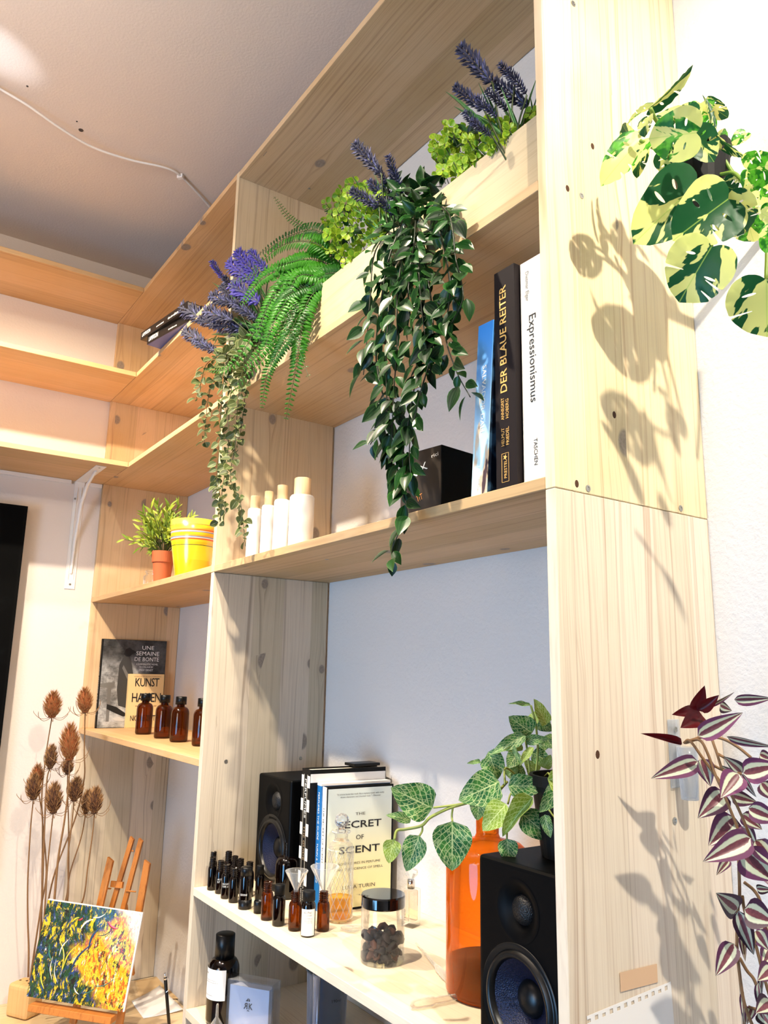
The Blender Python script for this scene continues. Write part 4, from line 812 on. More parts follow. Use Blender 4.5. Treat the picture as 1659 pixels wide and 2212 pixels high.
# small vials on the lower main shelf
G9 = 'small amber vials on the lower shelf'
vials = [(1.046, -.262, .066, .0085, 0, 'open amber vial nearest the middle upright'), (1.076, -.276, .062, .0085, 0, 'open amber vial second in the front row from the upright'), (1.108, -.272, .061, .0088, 0, 'open amber vial with white lettering, third in the front row'),
         (1.068, -.238, .068, .0098, 0, 'taller open amber vial in the back row behind the front row'), (1.147, -.276, .062, .0092, 0, 'open amber vial with white lettering, fourth in the front row'), (1.180, -.274, .062, .0092, 0, 'open amber vial, fifth in the front row beside the roller vial'),
         (1.096, -.236, .064, .0088, 0, 'open amber vial, second in the back row'), (1.128, -.238, .065, .0092, 0, 'open amber vial, third in the back row'), (1.158, -.232, .064, .0095, 0, 'open amber vial, fourth in the back row'),
         (1.311, -.267, .063, .0108, 0, 'open amber vial just right of the small black cap'), (1.417, -.212, .063, .0110, 0, 'half filled amber vial under the larger glass funnel'), (1.389, -.252, .062, .0113, 0, 'amber vial under the smaller glass funnel'),
         (1.194, -.226, .064, .0085, 1, 'black capped amber vial behind the roller vial'), (1.351, -.264, .067, .0112, 1, 'black capped vial between two open amber vials')]
for i, (x, y, h, r, cp, lab) in enumerate(vials):
    bv, Mx = bottle(lab, x, y, z1, r, h, AMB if i in (10, 11, 9) else AMBD, .66, .60, .82 if cp else None, BLKM, True, G9, 'amber_vial', caph=.24)
    if i == 2: wtext(bv, Mx, 'ALE', r+.0003, CAMA-.5, .026, .0035, .009, INKW); wtext(bv, Mx, '37', r+.0003, CAMA-.5, .021, .0035, .006, INKW)
    if i == 4: wtext(bv, Mx, 'COLOGNE', r+.0003, CAMA-.75, .026, .0035, .0135, INKW); wtext(bv, Mx, 'TYPE 10', r+.0003, CAMA-.7, .021, .0035, .0125, INKW)
bv, Mx = bottle('black capped vial with white lettering on its black foot ring beside the small black cap', 1.229, -.272, z1, .0118, .073, AMBD, .7, .70, .92, BLACK, False, G9, 'amber_vial', caph=.2)
O('base_cap', MB().lathe([(0, 0), (.0118, 0), (.0125, .001), (.0125, .016), (.0105, .017), (0, .017)], 28), BLACK, bv, M=Mx, smooth=True); wtext(bv, Mx, 'GDONE', .0122, CAMA-.8, .0245, .0035, .014, INKW)
bv, Mx = bottle('black capped vial with a white printed label at the front of the row', 1.427, -.2475, z1, .0122, .071, AMBD, .8, .60, .88, BLKM, False, G9, 'amber_vial', caph=.2)
wrap(bv, Mx, .0125, .003, .044, CAMA-1.1, CAMA+1.0, PAPER)
for s, z, h, wd in (('a #2 (Fix)', .0375, .0036, .016), ('ACC: 22132-A', .0335, .0024, .016), ('mixed for sampling only', .0295, .0015, .018), ('store dark and cool, do not', .0272, .0015, .018), ('use undiluted, keep upright', .0249, .0015, .018), ('not for further use', .0226, .0015, .018)): wtext(bv, Mx, s, .0127, CAMA-.85, z, h, wd, GREY)
bottle('tall dark amber bottle without cap standing before the left speaker', 1.200, -.170, z1, .0235, .102, AMBD, .36, .60, None, None, True, None, 'amber_bottle')
cp = O('bottle_cap', MB().lathe([(0, .0195), (.0015, .0195), (.0015, .018), (.0078, .018), (.0078, .0205), (.0088, .021), (.0092, .019), (.0092, 0), (0, 0)], 36, None, 0, lambda r, a, z: r*(1+.02*math.cos(a*18)) if 0 < z < .0195 and r > .009 else r), BLACK, M=Matrix.Translation((1.267, -.262, z1)), smooth=True); tag(cp, 'small loose black cap beside the roller vial', 'cap')
# funnels
for (x, y, r0, h0, h1, lab) in ((1.389, -.252, .0195, .045, .096, 'smaller clear glass funnel standing in an amber vial'), (1.417, -.212, .0245, .045, .104, 'larger clear glass funnel standing in an amber vial')):
    f = O('glass_funnel', MB().lathe([(.0026, h0-.01), (.0034, .066), (r0*.97, h1-.001), (r0, h1), (r0+.0006, h1-.0004), (r0+.0004, h1-.0016), (.0040, .0655), (.0031, h0-.01)], 36), glass('funnel_glass', '#f8fafa', .03, .8, '#ffffff', .35), smooth=True, M=Matrix.Translation((x, y, z1)))
    tag(f, lab, 'funnel', 'glass funnels')
# decanter
dt = T('decanter', 'cut glass decanter with round stopper and a little yellow perfume inside', 'decanter', (1.382, -.158, z1)); Md = Matrix.Translation((1.382, -.158, z1)); rd = .0232
DG = glass('decanter_glass', '#fbfaf6', .03, .9, '#f6f3ea', .22); RG = glass('cut_ridge', '#ffffff', .05, 1.2, '#fffdf4', .75)
O('glass_body', MB().lathe([(0, .002), (.020, 0), (rd, .004), (rd, .122), (.0205, .130), (.0135, .135), (.0118, .139), (.0125, .146), (.0165, .149), (.0165, .152), (.012, .153)], 44), DG, dt, smooth=True, M=Md)
m = MB()
for s_ in (1, -1):
    for k in range(12):
        a0 = k*math.pi/6; m.tube([Md @ Vector(((rd+.0002)*math.cos(a0+s_*q*.115), (rd+.0002)*math.sin(a0+s_*q*.115), .008+q*.0058)) for q in range(20)], .0006, 4, cap=False)
O('cut_pattern', m, RG, dt, smooth=True, label='raised diamond lattice cut in the glass')
for zz, rr in ((.1205, rd), (.1345, .0142), (.0065, rd), (.1505, .0168)): O('glass_ring', MB().lathe([(rr, zz-.001), (rr+.001, zz), (rr, zz+.001)], 40), RG, dt, M=Md, smooth=True)
O('liquid', MB().lathe([(0, .0045), (.0215, .0045), (.0222, .008), (.0222, .040), (0, .040)], 36), glass('yellow_perfume', '#ffd23a', .05, .5, '#ffb81a', 2.2), dt, M=Md, smooth=True)
def ball(r, a, z): return r*(1+.05*math.cos(a*6)*math.cos(z*500))
O('stopper', MB().lathe([(0, .148), (.008, .148), (.0088, .152), (.006, .156)]+[(max(.0, .0133*math.sin(q)), .1695-.0133*math.cos(q)) for q in [.45+k*.27 for k in range(10)]]+[(0, .1828)], 14, None, 0, ball), glass('stopper_glass', '#f4f6fa', .03, 1.6, '#ffffff', .3), dt, M=Md)
# screw-lid jar of dark pods
jt = T('screw_jar', 'clear jar with glossy black lid holding dark brown pods', 'jar', (1.591, -.207, z1)); Mj = Matrix.Translation((1.591, -.207, z1)); rj = .0342
O('jar_body', MB().lathe([(0, .0006), (rj*.93, 0), (rj, .003), (rj, .074), (rj*.97, .078), (rj*.96, .08)], 44), CLG, jt, smooth=True, M=Mj)
O('lid', MB().lathe([(rj*.95, .0795), (rj*1.02, .0795), (rj*1.025, .081), (rj*1.025, .0945), (rj*.99, .0968), (0, .0968)], 64), plain('glossy_black', '#060607', .08, coat=1), jt, smooth=False, M=Mj)
text('SET', loc(Mj, (.0, -.026, .0969)), (-.83, -.5, 0), (.5, -.83, 0), .006, plain('faint_print', '#1c1c1e', .5), jt, width=.020)
BR = [plain('pod_brown', '#2a170e', .75), plain('pod_dark', '#1a0f0a', .7), plain('pod_chestnut', '#5a3018', .6)]
for k in range(64):
    lv_ = k//16; a = k*2.4; rr = (.0243 if k % 16 < 10 else .012); px_, py_ = rr*math.cos(a), rr*math.sin(a); pz = .006+lv_*.0098+RD.uniform(0, .004); m = MB()
    L = RD.uniform(.009, .014); pts = [Vector((math.cos(q)*L*.6, math.sin(q)*L*.45, .15*L*math.cos(2*q))) for q in [-1.6+i*.55 for i in range(7)]]
    m.tube(pts, [.0014, .0028, .0037, .004, .0037, .0028, .0014], 7)
    O('pod', m, BR[k % 3 if k % 5 else 1], jt, smooth=True, M=Mj @ Matrix.Translation((px_*.88, py_*.88, pz)) @ Matrix.Rotation(RD.uniform(0, 6), 4, 'Z') @ Matrix.Rotation(RD.uniform(-1, 1), 4, 'X') @ Matrix.Diagonal((1.35, 1.35, 1.5, 1)))
# square perfume flacon
pt = T('perfume_flacon', 'small square clear glass flacon behind the jar', 'bottle', (1.474, -.066, z1)); Mf = Matrix.Translation((1.474, -.066, z1)) @ Matrix.Rotation(.35, 4, 'Z')
O('glass_body', MB().box((-.0125, -.0125, 0), (.0125, .0125, .062)), CLG, pt, M=Mf, bev=.0015); O('inner_wall', MB().box((-.0095, -.0095, .009), (.0095, .0095, .059)), glass('flacon_core', '#fbf4ea', .02, 1.2), pt, M=Mf, bev=.002)
O('collar', MB().lathe([(0, .062), (.0068, .062), (.0068, .076), (.0055, .077), (0, .077)], 24), CHROME, pt, M=Mf, smooth=True); O('stopper', MB().lathe([(0, .0775), (.004, .0775), (.0115, .084), (.0125, .088), (.011, .093), (0, .094)], 10), CLG, pt, M=Mf)
text('eau', loc(Mf, (-.006, -.0128, .03)), rot(Mf, (0, 0, -1)), rot(Mf, (1, 0, 0)), .005, GREY, pt, width=.018)
# large amber apothecary bottle
ag = glass('orange_amber_glass', '#ffb45a', .03, .9, '#c9550a', .75)
at_ = T('apothecary_bottle', 'large glowing orange amber bottle with a thin neck behind the right speaker', 'bottle', (1.772, -.150, z1)); Ma = Matrix.Translation((1.772, -.150, z1)); ra = .0600
O('glass_body', MB().lathe([(0, .004), (ra*.9, 0), (ra, .006), (ra, .178), (ra*.97, .188), (ra*.80, .197), (.019, .204), (.0165, .21), (.0165, .265), (.021, .268), (.021, .274), (.014, .274)], 56), ag, at_, smooth=True, M=Ma)
O('liquid', MB().lathe([(0, .0045), (ra*.93, .0045), (ra*.965, .008), (ra*.965, .042), (0, .042)], 48), plain('dark_extract', '#1c0702', .5), at_, smooth=True, M=Ma)
# pipettes
PP = glass('soft_plastic', '#f4f2ee', .12, .8, '#f8f6f0', .35)
for (a, b, r0, r1, lab) in ((K(899, 2043, 'z', z1+.001), K(968, 2118, 'z', z1+.005), .0012, .0052, 'thin clear pipette lying beside the large amber bottle'), (K(1045, 2146, 'z', z1+.004), K(886, 2172, 'z', z1+.006), .0022, .0062, 'clear plastic pipette lying near the front edge by the right speaker')):
    a = Vector((a.x, a.y, z1+r1)); b = Vector((b.x, b.y, z1+r1*1.02)); f = [0, .25, .5, .62, .66, .72, .9, .98, 1]; rr = [r0, r0*1.3, r0*1.9, r0*2, r1*.6, r1, r1, r1*.7, .0005]
    o = O('pipette', MB().tube([a.lerp(b, q) for q in f], rr, 12), PP, smooth=True); tag(o, lab, 'pipette', 'clear plastic pipettes')
lens = O('watch_glass', MB().lathe([(0, .001), (.014, .0008), (.019, .004), (.0195, .0045), (.0185, .0048), (.013, .0018), (0, .0018)], 32), CLG, smooth=True, M=Matrix.Translation(K(760, 2010, 'z', z1))); tag(lens, 'small shallow glass dish left of the black lidded jar', 'dish')

# ------------------------------------------------------------------ speakers
def cyl_cut(o, c, r, depth):
    me = MB().lathe([(0, -.002), (r, -.002), (r, depth), (0, depth)], 48).mesh('c', BLACK); q = bpy.data.objects.new('c', me); SC.collection.objects.link(q)
    q.matrix_world = o.matrix_world @ Matrix.Translation(c) @ Matrix.Rotation(math.radians(-90), 4, 'X')
    md = o.modifiers.new('b', 'BOOLEAN'); md.object = q; md.operation = 'DIFFERENCE'; md.solver = 'EXACT'
    dg = bpy.context.evaluated_depsgraph_get(); nm = bpy.data.meshes.new_from_object(o.evaluated_get(dg)); o.modifiers.clear(); o.data = nm; bpy.data.objects.remove(q)
def mesh_mat(name, c1, c2):
    n = N(name); w_ = n.n('ShaderNodeTexVoronoi', feature='F1', ins={'Vector': n.obj(), 'Scale': 700.}).outputs[0]; n.set(Base_Color=n.mix(n.ss(w_, .2, .5), lin(c2), lin(c1)), Roughness=.4, Metallic=.4); n.bump(w_, .0006, .8); return n.m
VN = plain('speaker_vinyl', '#020203', .5, spec=.1); RB = plain('speaker_rubber', '#070708', .35, spec=.4); CN = mesh_mat('woven_cone', '#101838', '#030408'); GRL = mesh_mat('tweeter_grille', '#1c1c1e', '#030303')
def speaker(label, x0, x1, y, dp, h, rz=0):
    w_ = x1-x0; t = T('speaker', label, 'speaker', ((x0+x1)/2, y, z1), 'pair of black bookshelf speakers'); Mx = Matrix.Translation((x0, y, z1)) @ Matrix.Rotation(rz, 4, 'Z')
    c = O('cabinet', MB().box((0, 0, .0005), (w_, dp, h)), VN, t, M=Mx, bev=.006, bseg=3)
    rw, rt = w_*.43, w_*.2; cx = w_/2; zw, zt_ = h*.36, h*.78
    cyl_cut(c, (cx, 0, zw), rw, .035); cyl_cut(c, (cx, 0, zt_), rt*1.25, .012)
    def R(zz): return Mx @ Matrix.Translation((cx, 0, zz)) @ Matrix.Rotation(math.radians(90), 4, 'X')
    Rw, Rt = R(zw), R(zt_)
    O('surround', MB().lathe([(rw*1.04, .0005), (rw*1.0, .0028), (rw*.94, -.001), (rw*.90, .0005), (rw*.86, .004), (rw*.80, .0045), (rw*.76, .001), (rw*.74, -.003)], 64), RB, t, smooth=True, M=Rw)
    O('cone', MB().lathe([(rw*.745, -.003), (rw*.55, -.011), (rw*.34, -.019)], 64), CN, t, smooth=True, M=Rw, label='woven blue grey cone')
    O('dust_cap', MB().lathe([(rw*.345, -.019), (rw*.30, -.0145), (rw*.2, -.0105), (0, -.0085)], 48), RB, t, smooth=True, M=Rw)
    O('waveguide', MB().lathe([(rt*1.3, .0004), (rt*1.15, .0008), (rt*.8, -.005), (rt*.6, -.0085)], 48), VN, t, smooth=True, M=Rt)
    O('tweeter_dome', MB().lathe([(rt*.62, -.0085), (rt*.5, -.004), (rt*.3, -.0015), (0, -.0005)], 40), GRL, t, smooth=True, M=Rt)
    return t, Mx
speaker('black bookshelf speaker with woven cone beside the middle upright', 1.064, 1.2135, -.176, .17, .221)
t, Mx = speaker('black bookshelf speaker at the front beside the tall upright', 1.9115, 2.0445, -.29, .17, .2225)
em = N('power_led'); em.set(Base_Color=(.05, .1, 1, 1), Emission_Color=(.05, .12, 1, 1), Emission_Strength=8.)
O('power_light', MB().lathe([(0, .0012), (.0012, .001), (.0015, 0)], 10), em.m, t, M=Mx @ Matrix.Translation((.017, 0, .0085)) @ Matrix.Rotation(math.radians(90), 4, 'X'), label='blue power light')

# veined trailing plant on the right speaker
vp = T('veined_plant', 'trailing plant with pale veined green leaves in a black pot on the right speaker', 'plant', (1.985, -.19, z1+.223)); Mv = Matrix.Translation((1.985, -.2, z1+.2232))
O('pot', MB().lathe([(0, 0), (.040, 0), (.050, .082), (.053, .082), (.053, .094), (.049, .094), (.046, .08), (0, .08)], 40), BLKM, vp, smooth=False, M=Mv)
def vq(x, y, d): return Kd(800+x/3.318, 1490+y/3.318, d)
DV = 1.0
for i, (bx, by, tx, ty, w_, d, rl, fold) in enumerate(((445, 850, 152, 705, 262, .99, 0, 0), (290, 935, 128, 888, 80, 1.02, .4, 0), (166, 1072, 132, 1245, 132, .99, 0, 0), (352, 1045, 248, 1308, 175, .98, .1, 0), (588, 942, 585, 1303, 285, .98, 0, 0), (925, 660, 640, 790, 255, .97, 0, 0), (782, 790, 766, 936, 128, 1.0, 0, 0),
      (855, 468, 915, 642, 175, .99, 0, 0), (845, 445, 962, 565, 130, 1.0, .2, 0), (1112, 330, 868, 442, 105, .98, .3, 0), (1160, 310, 995, 195, 175, .99, 0, 0), (1108, 362, 1276, 352, 78, .98, .1, 0), (1262, 250, 1178, 68, 110, .97, .5, 0), (1150, 112, 1005, 84, 38, .99, .6, 0), (988, 690, 1262, 690, 170, .95, 0, 0),
      (1270, 640, 1568, 650, 165, .90, .1, 1), (1405, 650, 1212, 878, 150, .90, 0, 0), (975, 820, 803, 1005, 190, .95, .1, 0), (1165, 772, 925, 1030, 120, .93, .2, 1), (1085, 885, 1318, 1085, 190, .94, 0, 0), (1250, 895, 1290, 1062, 90, .91, .3, 0), (980, 1068, 1000, 1256, 145, .94, 0, 0), (1095, 412, 958, 432, 55, .98, .2, 0),
      (1168, 412, 1062, 532, 62, .97, .5, 0), (1200, 400, 1300, 380, 90, 1.02, 0, 0), (1160, 450, 1300, 530, 120, 1.01, 0, 0), (1060, 450, 985, 560, 120, 1.03, .3, 0), (1100, 560, 990, 600, 110, 1.03, .2, 0), (790, 515, 694, 526, 36, 1.02, .4, 0), (1190, 200, 1300, 300, 120, 1.03, .2, 0), (1150, 170, 1200, 240, 100, 1.03, .2, 0), (1240, 560, 1290, 480, 90, 1.0, .2, 0), (1030, 410, 1075, 520, 45, .97, .6, 0), (1200, 600, 1120, 520, 120, 1.02, .2, 0), (1250, 330, 1310, 420, 110, 1.0, .2, 0), (980, 620, 1050, 560, 110, 1.03, 0, 0))):
    A, B = vq(bx, by, d), vq(tx, ty, d-.01); place((LF_FITFOLD if fold else LF_FIT)[0 if fold else i % 2], A, B, w_/3.318*d/FPX*1.02, roll=rl, parent=vp, zs=(B-A).length)
for P, r in ((((980, 660, 1.0), (900, 740, .98), (800, 780, .985), (660, 820, .985), (560, 850, .985), (430, 915, .985), (365, 975, .985), (250, 1000, .99), (190, 1010, .99), (172, 1075, .985)), .0019), (((655, 818, .985), (560, 832, .985), (450, 845, .985)), .0013), (((592, 842, .985), (584, 900, .985), (588, 945, .98)), .0013), (((372, 968, .985), (372, 1010, .985), (352, 1048, .98)), .0013),
             (((1080, 690, 1.0), (1010, 740, .97), (985, 820, .96)), .0012), (((1180, 690, .99), (1190, 750, .95), (1240, 790, .93)), .0012), (((1040, 880, .95), (1085, 905, .95)), .0012), (((980, 990, .95), (978, 1070, .94)), .0012), (((1150, 650, 1.0), (1130, 480, 1.0), (1115, 370, .99)), .0014), (((1180, 650, 1.0), (1200, 450, 1.0), (1185, 250, .99), (1150, 112, .99)), .0014), (((1090, 650, 1.0), (970, 560, .99), (965, 680, .97)), .0014), (((1250, 620, .98), (1280, 600, .95), (1300, 690, .93)), .0012),
             (((1280, 860, .92), (1330, 920, .91), (1370, 870, .91), (1365, 820, .91)), .0011), (((1300, 900, .92), (1360, 930, .91), (1385, 880, .91)), .001)):
    O('stem', MB().tube(crom([vq(*q) for q in P], 5), r, 6), STEML, vp, smooth=True)

# ------------------------------------------------------------------ things on the bottom main shelf
z0_ = TOP['S0']
bt, Mx = bottle('large dark amber bottle with white label in the lowest compartment', 1.128, -.262, z0_, .0305, .155, AMBD, .5, .58, .62, BLACK, False, None, 'amber_bottle', caph=.3)
wrap(bt, Mx, .0308, .045, .098, CAMA-1.75, CAMA+.25, PAPER); wtext(bt, Mx, 'swst', .0311, CAMA-1.45, .088, .0045, .012, INKB)
for z, wd in ((.078, .03), (.0745, .034), (.052, .024)): wtext(bt, Mx, 'ethanol perfumers base, handle with care', .0311, CAMA-1.3, z, .0018, wd, GREY)
ct = T('card_holder', 'clear acrylic card holder with white cards bearing a black monogram', 'card holder', (1.2, -.2, z0_)); c0 = K(484, 2240, 'z', z0_); Rz = Matrix.Rotation(.62, 4, 'Z'); Mc = Matrix.Translation((1.155, -.268, z0_)) @ Rz
ACR = glass('acrylic', '#f6f8fc', .03, 1., '#e6ecf8', .3)
m = MB(); m.box((0, 0, 0), (.10, .0022, .083)); m.box((0, .0022, .0), (.0022, .034, .083)); m.box((.0978, .0022, 0), (.10, .034, .083)); m.box((.0022, .0022, 0), (.0978, .034, .002)); m.box((.0022, .0022, .081), (.0978, .034, .083)); O('acrylic_case', m, ACR, ct, M=Mc)
O('card_stack', MB().box((.008, .003, .0025), (.092, .022, .073)), plain('white_cards', '#e8ecf8', .5), ct, M=Mc)
LG = INKB; fz = .0027
for s, x, wd in (('R', .0475, .0085), ('K', .050, .0085)):
    o = text(s, loc(Mc, (x, fz, .036)), rot(Mc, (-1 if s == 'R' else 1, 0, 0)), rot(Mc, (0, 0, 1)), .0105, LG, ct, width=wd, bold=.03, lift=(-.0003 if s == 'R' else .0003))
def ftri(pts): return MB().add([(x, .0024, z) for x, z in pts], [tuple(range(len(pts)))])
O('logo_mark', ftri([(.043, .049), (.0485, .055), (.0485, .049)]), LG, ct, M=Mc); O('logo_mark', ftri([(.0495, .049), (.0495, .055), (.052, .052), (.052, .049)]), LG, ct, M=Mc); O('logo_mark', ftri([(.0455, .0325), (.0525, .0325), (.049, .0345)]), LG, ct, M=Mc)
fl = O('glass_flask', MB().lathe([(0, .001), (.022, 0), (.026, .006), (.024, .018), (.012, .034), (.006, .042), (.0075, .045), (.006, .048), (.005, .075), (.0062, .082), (.005, .082)], 32), glass('green_glass', '#dfe9e2', .03, 2.2, '#b9c9be', .2), smooth=True, M=Matrix.Translation((1.24, -.08, z0_))); tag(fl, 'small greenish glass flask in the back of the lowest compartment', 'flask')
cc = T('plastic_beaker', 'frosted plastic beaker with a test tube in the lowest compartment', 'beaker', (1.33, -.12, z0_)); Mcc = Matrix.Translation((1.335, -.150, z0_))
O('beaker', MB().lathe([(0, .001), (.030, 0), (.034, .004), (.038, .128), (.0395, .13), (.037, .13), (.0325, .006), (0, .003)], 40), glass('frosted_plastic', '#c9d2de', .3, 1.2, '#8f9bb0', .45), cc, smooth=True, M=Mcc)
tp = Mcc @ Vector((.030, -.040, .05)); O('test_tube', MB().lathe([(0, 0), (.003, .001), (.0055, .006), (.0075, .085), (.0085, .086), (.0085, .088), (.007, .088)], 20), glass('tube_plastic', '#eef3ff', .1, 3., '#eaf0ff', .35), cc, smooth=True, M=Matrix.Translation(tp))
wtext(cc, Mcc, '190ml', .0385, CAMA+.2, .088, .005, .018, INKB)
bg = T('plastic_bag', 'crumpled clear plastic bag in front of the beaker', 'bag', (1.3, -.2, z0_)); m = MB(); vs = []; fs = []; nu, nv = 22, 12
for i in range(nu+1):
    for j in range(nv): a = 2*math.pi*j/nv; u = i/nu; rr = .020*(math.sin(math.pi*u)**.35)+.001; q = noise.noise(Vector((u*6, math.cos(a)*2, math.sin(a)*2)))*.010; vs.append((-.085+.17*u, (rr*1.5+q)*math.cos(a), .021+(rr*.75+q*.5)*math.sin(a)))
for i in range(nu):
    for j in range(nv): fs.append((i*nv+j, i*nv+(j+1) % nv, (i+1)*nv+(j+1) % nv, (i+1)*nv+j))
m.add(vs, fs); O('bag_film', m, glass('bag_film', '#e6ebff', .15, 2.5, '#dfe4fb', .45), bg, smooth=True, M=Matrix.Translation((1.33, -.236, z0_)) @ Matrix.Rotation(.35, 4, 'Z'))
fn = O('small_funnel', MB().lathe([(.017, 0), (.0175, .0008), (.003, .022), (.0024, .043), (.0016, .045), (.0018, .022), (.0155, .0)], 28), PP, smooth=True, M=Matrix.Translation((1.162, -.286, z0_))); tag(fn, 'tiny upturned plastic funnel in front of the dark labelled bottle', 'funnel')

# ------------------------------------------------------------------ pots on the shelf above the four bottles
z3 = TOP['T3']
def strp():
    n = N('striped_glaze'); s = n.n('ShaderNodeSeparateXYZ', ins={0: n.obj()}); z = s.outputs[2]; c = None
    cr = n.n('ShaderNodeValToRGB'); cr.color_ramp.interpolation = 'CONSTANT'; n.t.links.new(n.math('DIVIDE', z, .14), cr.inputs[0])
    stops = [(0, '#e8c81e'), (.30, '#efd728'), (.555, '#2f4a30'), (.568, '#f2c421'), (.62, '#f0d22c'), (.66, '#e2622e'), (.685, '#f0e8d8'), (.70, '#6f7fb0'), (.715, '#f2a53a'), (.745, '#f0c82a'), (.79, '#8a86b8'), (.805, '#efe0c8'), (.82, '#e8742e'), (.85, '#f0b23a'), (.88, '#f2d12e'), (.925, '#e8863a'), (.94, '#f2d84a')]
    e = cr.color_ramp.elements
    while len(e) > 1: e.remove(e[0])
    e[0].position = 0; e[0].color = lin(stops[0][1])
    for p, h in stops[1:]: q = e.new(p); q.color = lin(h)
    n.set(Base_Color=cr.outputs[0], Roughness=.22, Coat_Weight=.5); return n.m
yp_ = T('striped_pot', 'bright yellow glazed pot with orange and blue stripes', 'pot', (.762, -.24, z3))
O('pot_body', MB().lathe([(0, 0), (.040, 0), (.043, .004), (.0565, .088), (.0585, .10), (.0625, .146), (.0605, .1465), (.056, .10), (.04, .01), (0, .01)], 56), strp(), yp_, smooth=True, M=Matrix.Translation((.762, -.246, z3)))
TC = plain('terracotta', '#b85f35', .8)
gp = T('potted_bamboo_plant', 'bushy green leaved plant in a small terracotta pot left of the striped pot', 'plant', (.612, -.28, z3)); Mg = Matrix.Translation((.58, -.262, z3))
O('pot', MB().lathe([(0, 0), (.021, 0), (.0275, .058), (.030, .058), (.0325, .088), (.030, .088), (.027, .06), (0, .06)], 36), TC, gp, M=Mg, smooth=False)
for k in range(46):
    a = RD.uniform(0, 6.28); el = RD.uniform(.25, 1.35); L = RD.uniform(.09, .15); d = Vector((math.cos(a)*math.cos(el), math.sin(a)*math.cos(el)*.8, math.sin(el))); o_ = Vector((.58, -.262, z3+.075))
    P = crom([o_, o_+d*L*.5+Vector((0, 0, .012)), o_+d*L], 4); O('stem', MB().tube(P, .0008, 4), STEM, gp)
    for i in range(3, len(P)):
        for q in range(2):
            t_ = (P[i]-P[i-1]).normalized(); sd = Matrix.Rotation(RD.uniform(0, 6.28), 3, t_) @ t_.orthogonal().normalized(); dd = (t_+sd*.7).normalized(); l = RD.uniform(.022, .034); place(LF_NARROW[0], P[i], P[i]+dd*l, l*.24, nh=(.6, -.6, .5), parent=gp)
gj = O('glass_jar', MB().lathe([(0, 0), (.017, 0), (.019, .004), (.019, .026), (.012, .031), (.012, .034), (.015, .036), (.015, .042), (0, .043)], 28), CLG, smooth=True, M=Matrix.Translation((.512, -.272, z3))); tag(gj, 'tiny clear glass jar left of the terracotta pot', 'jar')

# white cosmetic bottles with wooden caps
WB = plain('white_bottle', '#f4f1ec', .4); WC = wood('cap_bamboo', Z_, X_, base='#e2c190', dark='#c79d68', lam=.5, knots=0)
for i, (px, ww, tv, cv, y, lab) in enumerate(((551, 30, 1100, 1073, -.262, 'white bottle with wooden cap, leftmost and smallest of the four'), (580.5, 29, 1093, 1063, -.255, 'white bottle with wooden cap, second from the left of four'), (610, 35, 1081, 1050, -.248, 'white bottle with wooden cap, third from the left of four'), (653, 53, 1072, 1035, -.225, 'white bottle with wooden cap, rightmost and largest of the four'))):
    p = K(px, tv, 'y', y); dp_ = (p-CAMP).dot(CF); r = ww*dp_/FPX/2; h1 = p.z-z2; h2 = K(px, cv, 'y', y).z-z2
    t = T('cosmetic_bottle', lab, 'bottle', (p.x, y, z2), 'white bottles with wooden caps'); Mx = Matrix.Translation((p.x, y, z2)); rc = r*.68
    O('bottle_body', MB().lathe([(0, 0), (r*.95, 0), (r, .002), (r, h1-.004), (r*.9, h1), (rc*.9, h1+.001), (0, h1+.001)], 40), WB, t, smooth=True, M=Mx); O('wooden_cap', MB().lathe([(0, h1+.0012), (rc, h1+.0012), (rc, h2-.001), (rc*.96, h2), (0, h2)], 36), WC, t, smooth=False, M=Mx)

# ------------------------------------------------------------------ dried teasels in a wooden block
HEADM = plain('teasel_rust', '#8a4a22', .9); HEADD = plain('teasel_brown', '#4a2c1a', .9); SPN = plain('teasel_spine', '#b98a58', .8); STT = plain('teasel_stem', '#8c6844', .8)
def teasel_head(core, seed):
    R = random.Random(seed); m = MB(); m.lathe([(.0, .0), (.2, .03)]+[(.36*math.sin(math.pi*(k/12)**.85)**.7, k/12) for k in range(1, 12)]+[(0, 1)], 16)
    for k in range(620):
        t = (k+.5)/620; a = R.uniform(0, 6.283); r = .35*math.sin(math.pi*t**.85)**.7; p = Vector((r*math.cos(a), r*math.sin(a), t)); d = Vector((math.cos(a), math.sin(a), .55+.8*t)).normalized(); L = .17+.12*R.random(); s_ = d.orthogonal().normalized()*.014; s2 = d.cross(s_)
        m.add([p-s_, p+s_, p+s2, p+d*L], [(0, 1, 3), (1, 2, 3), (2, 0, 3)], mi=1 if k % 3 else 0)
    return m.mesh('seed_head', [core, SPN])
TH_ = [teasel_head(HEADM, 1), teasel_head(HEADD, 2)]
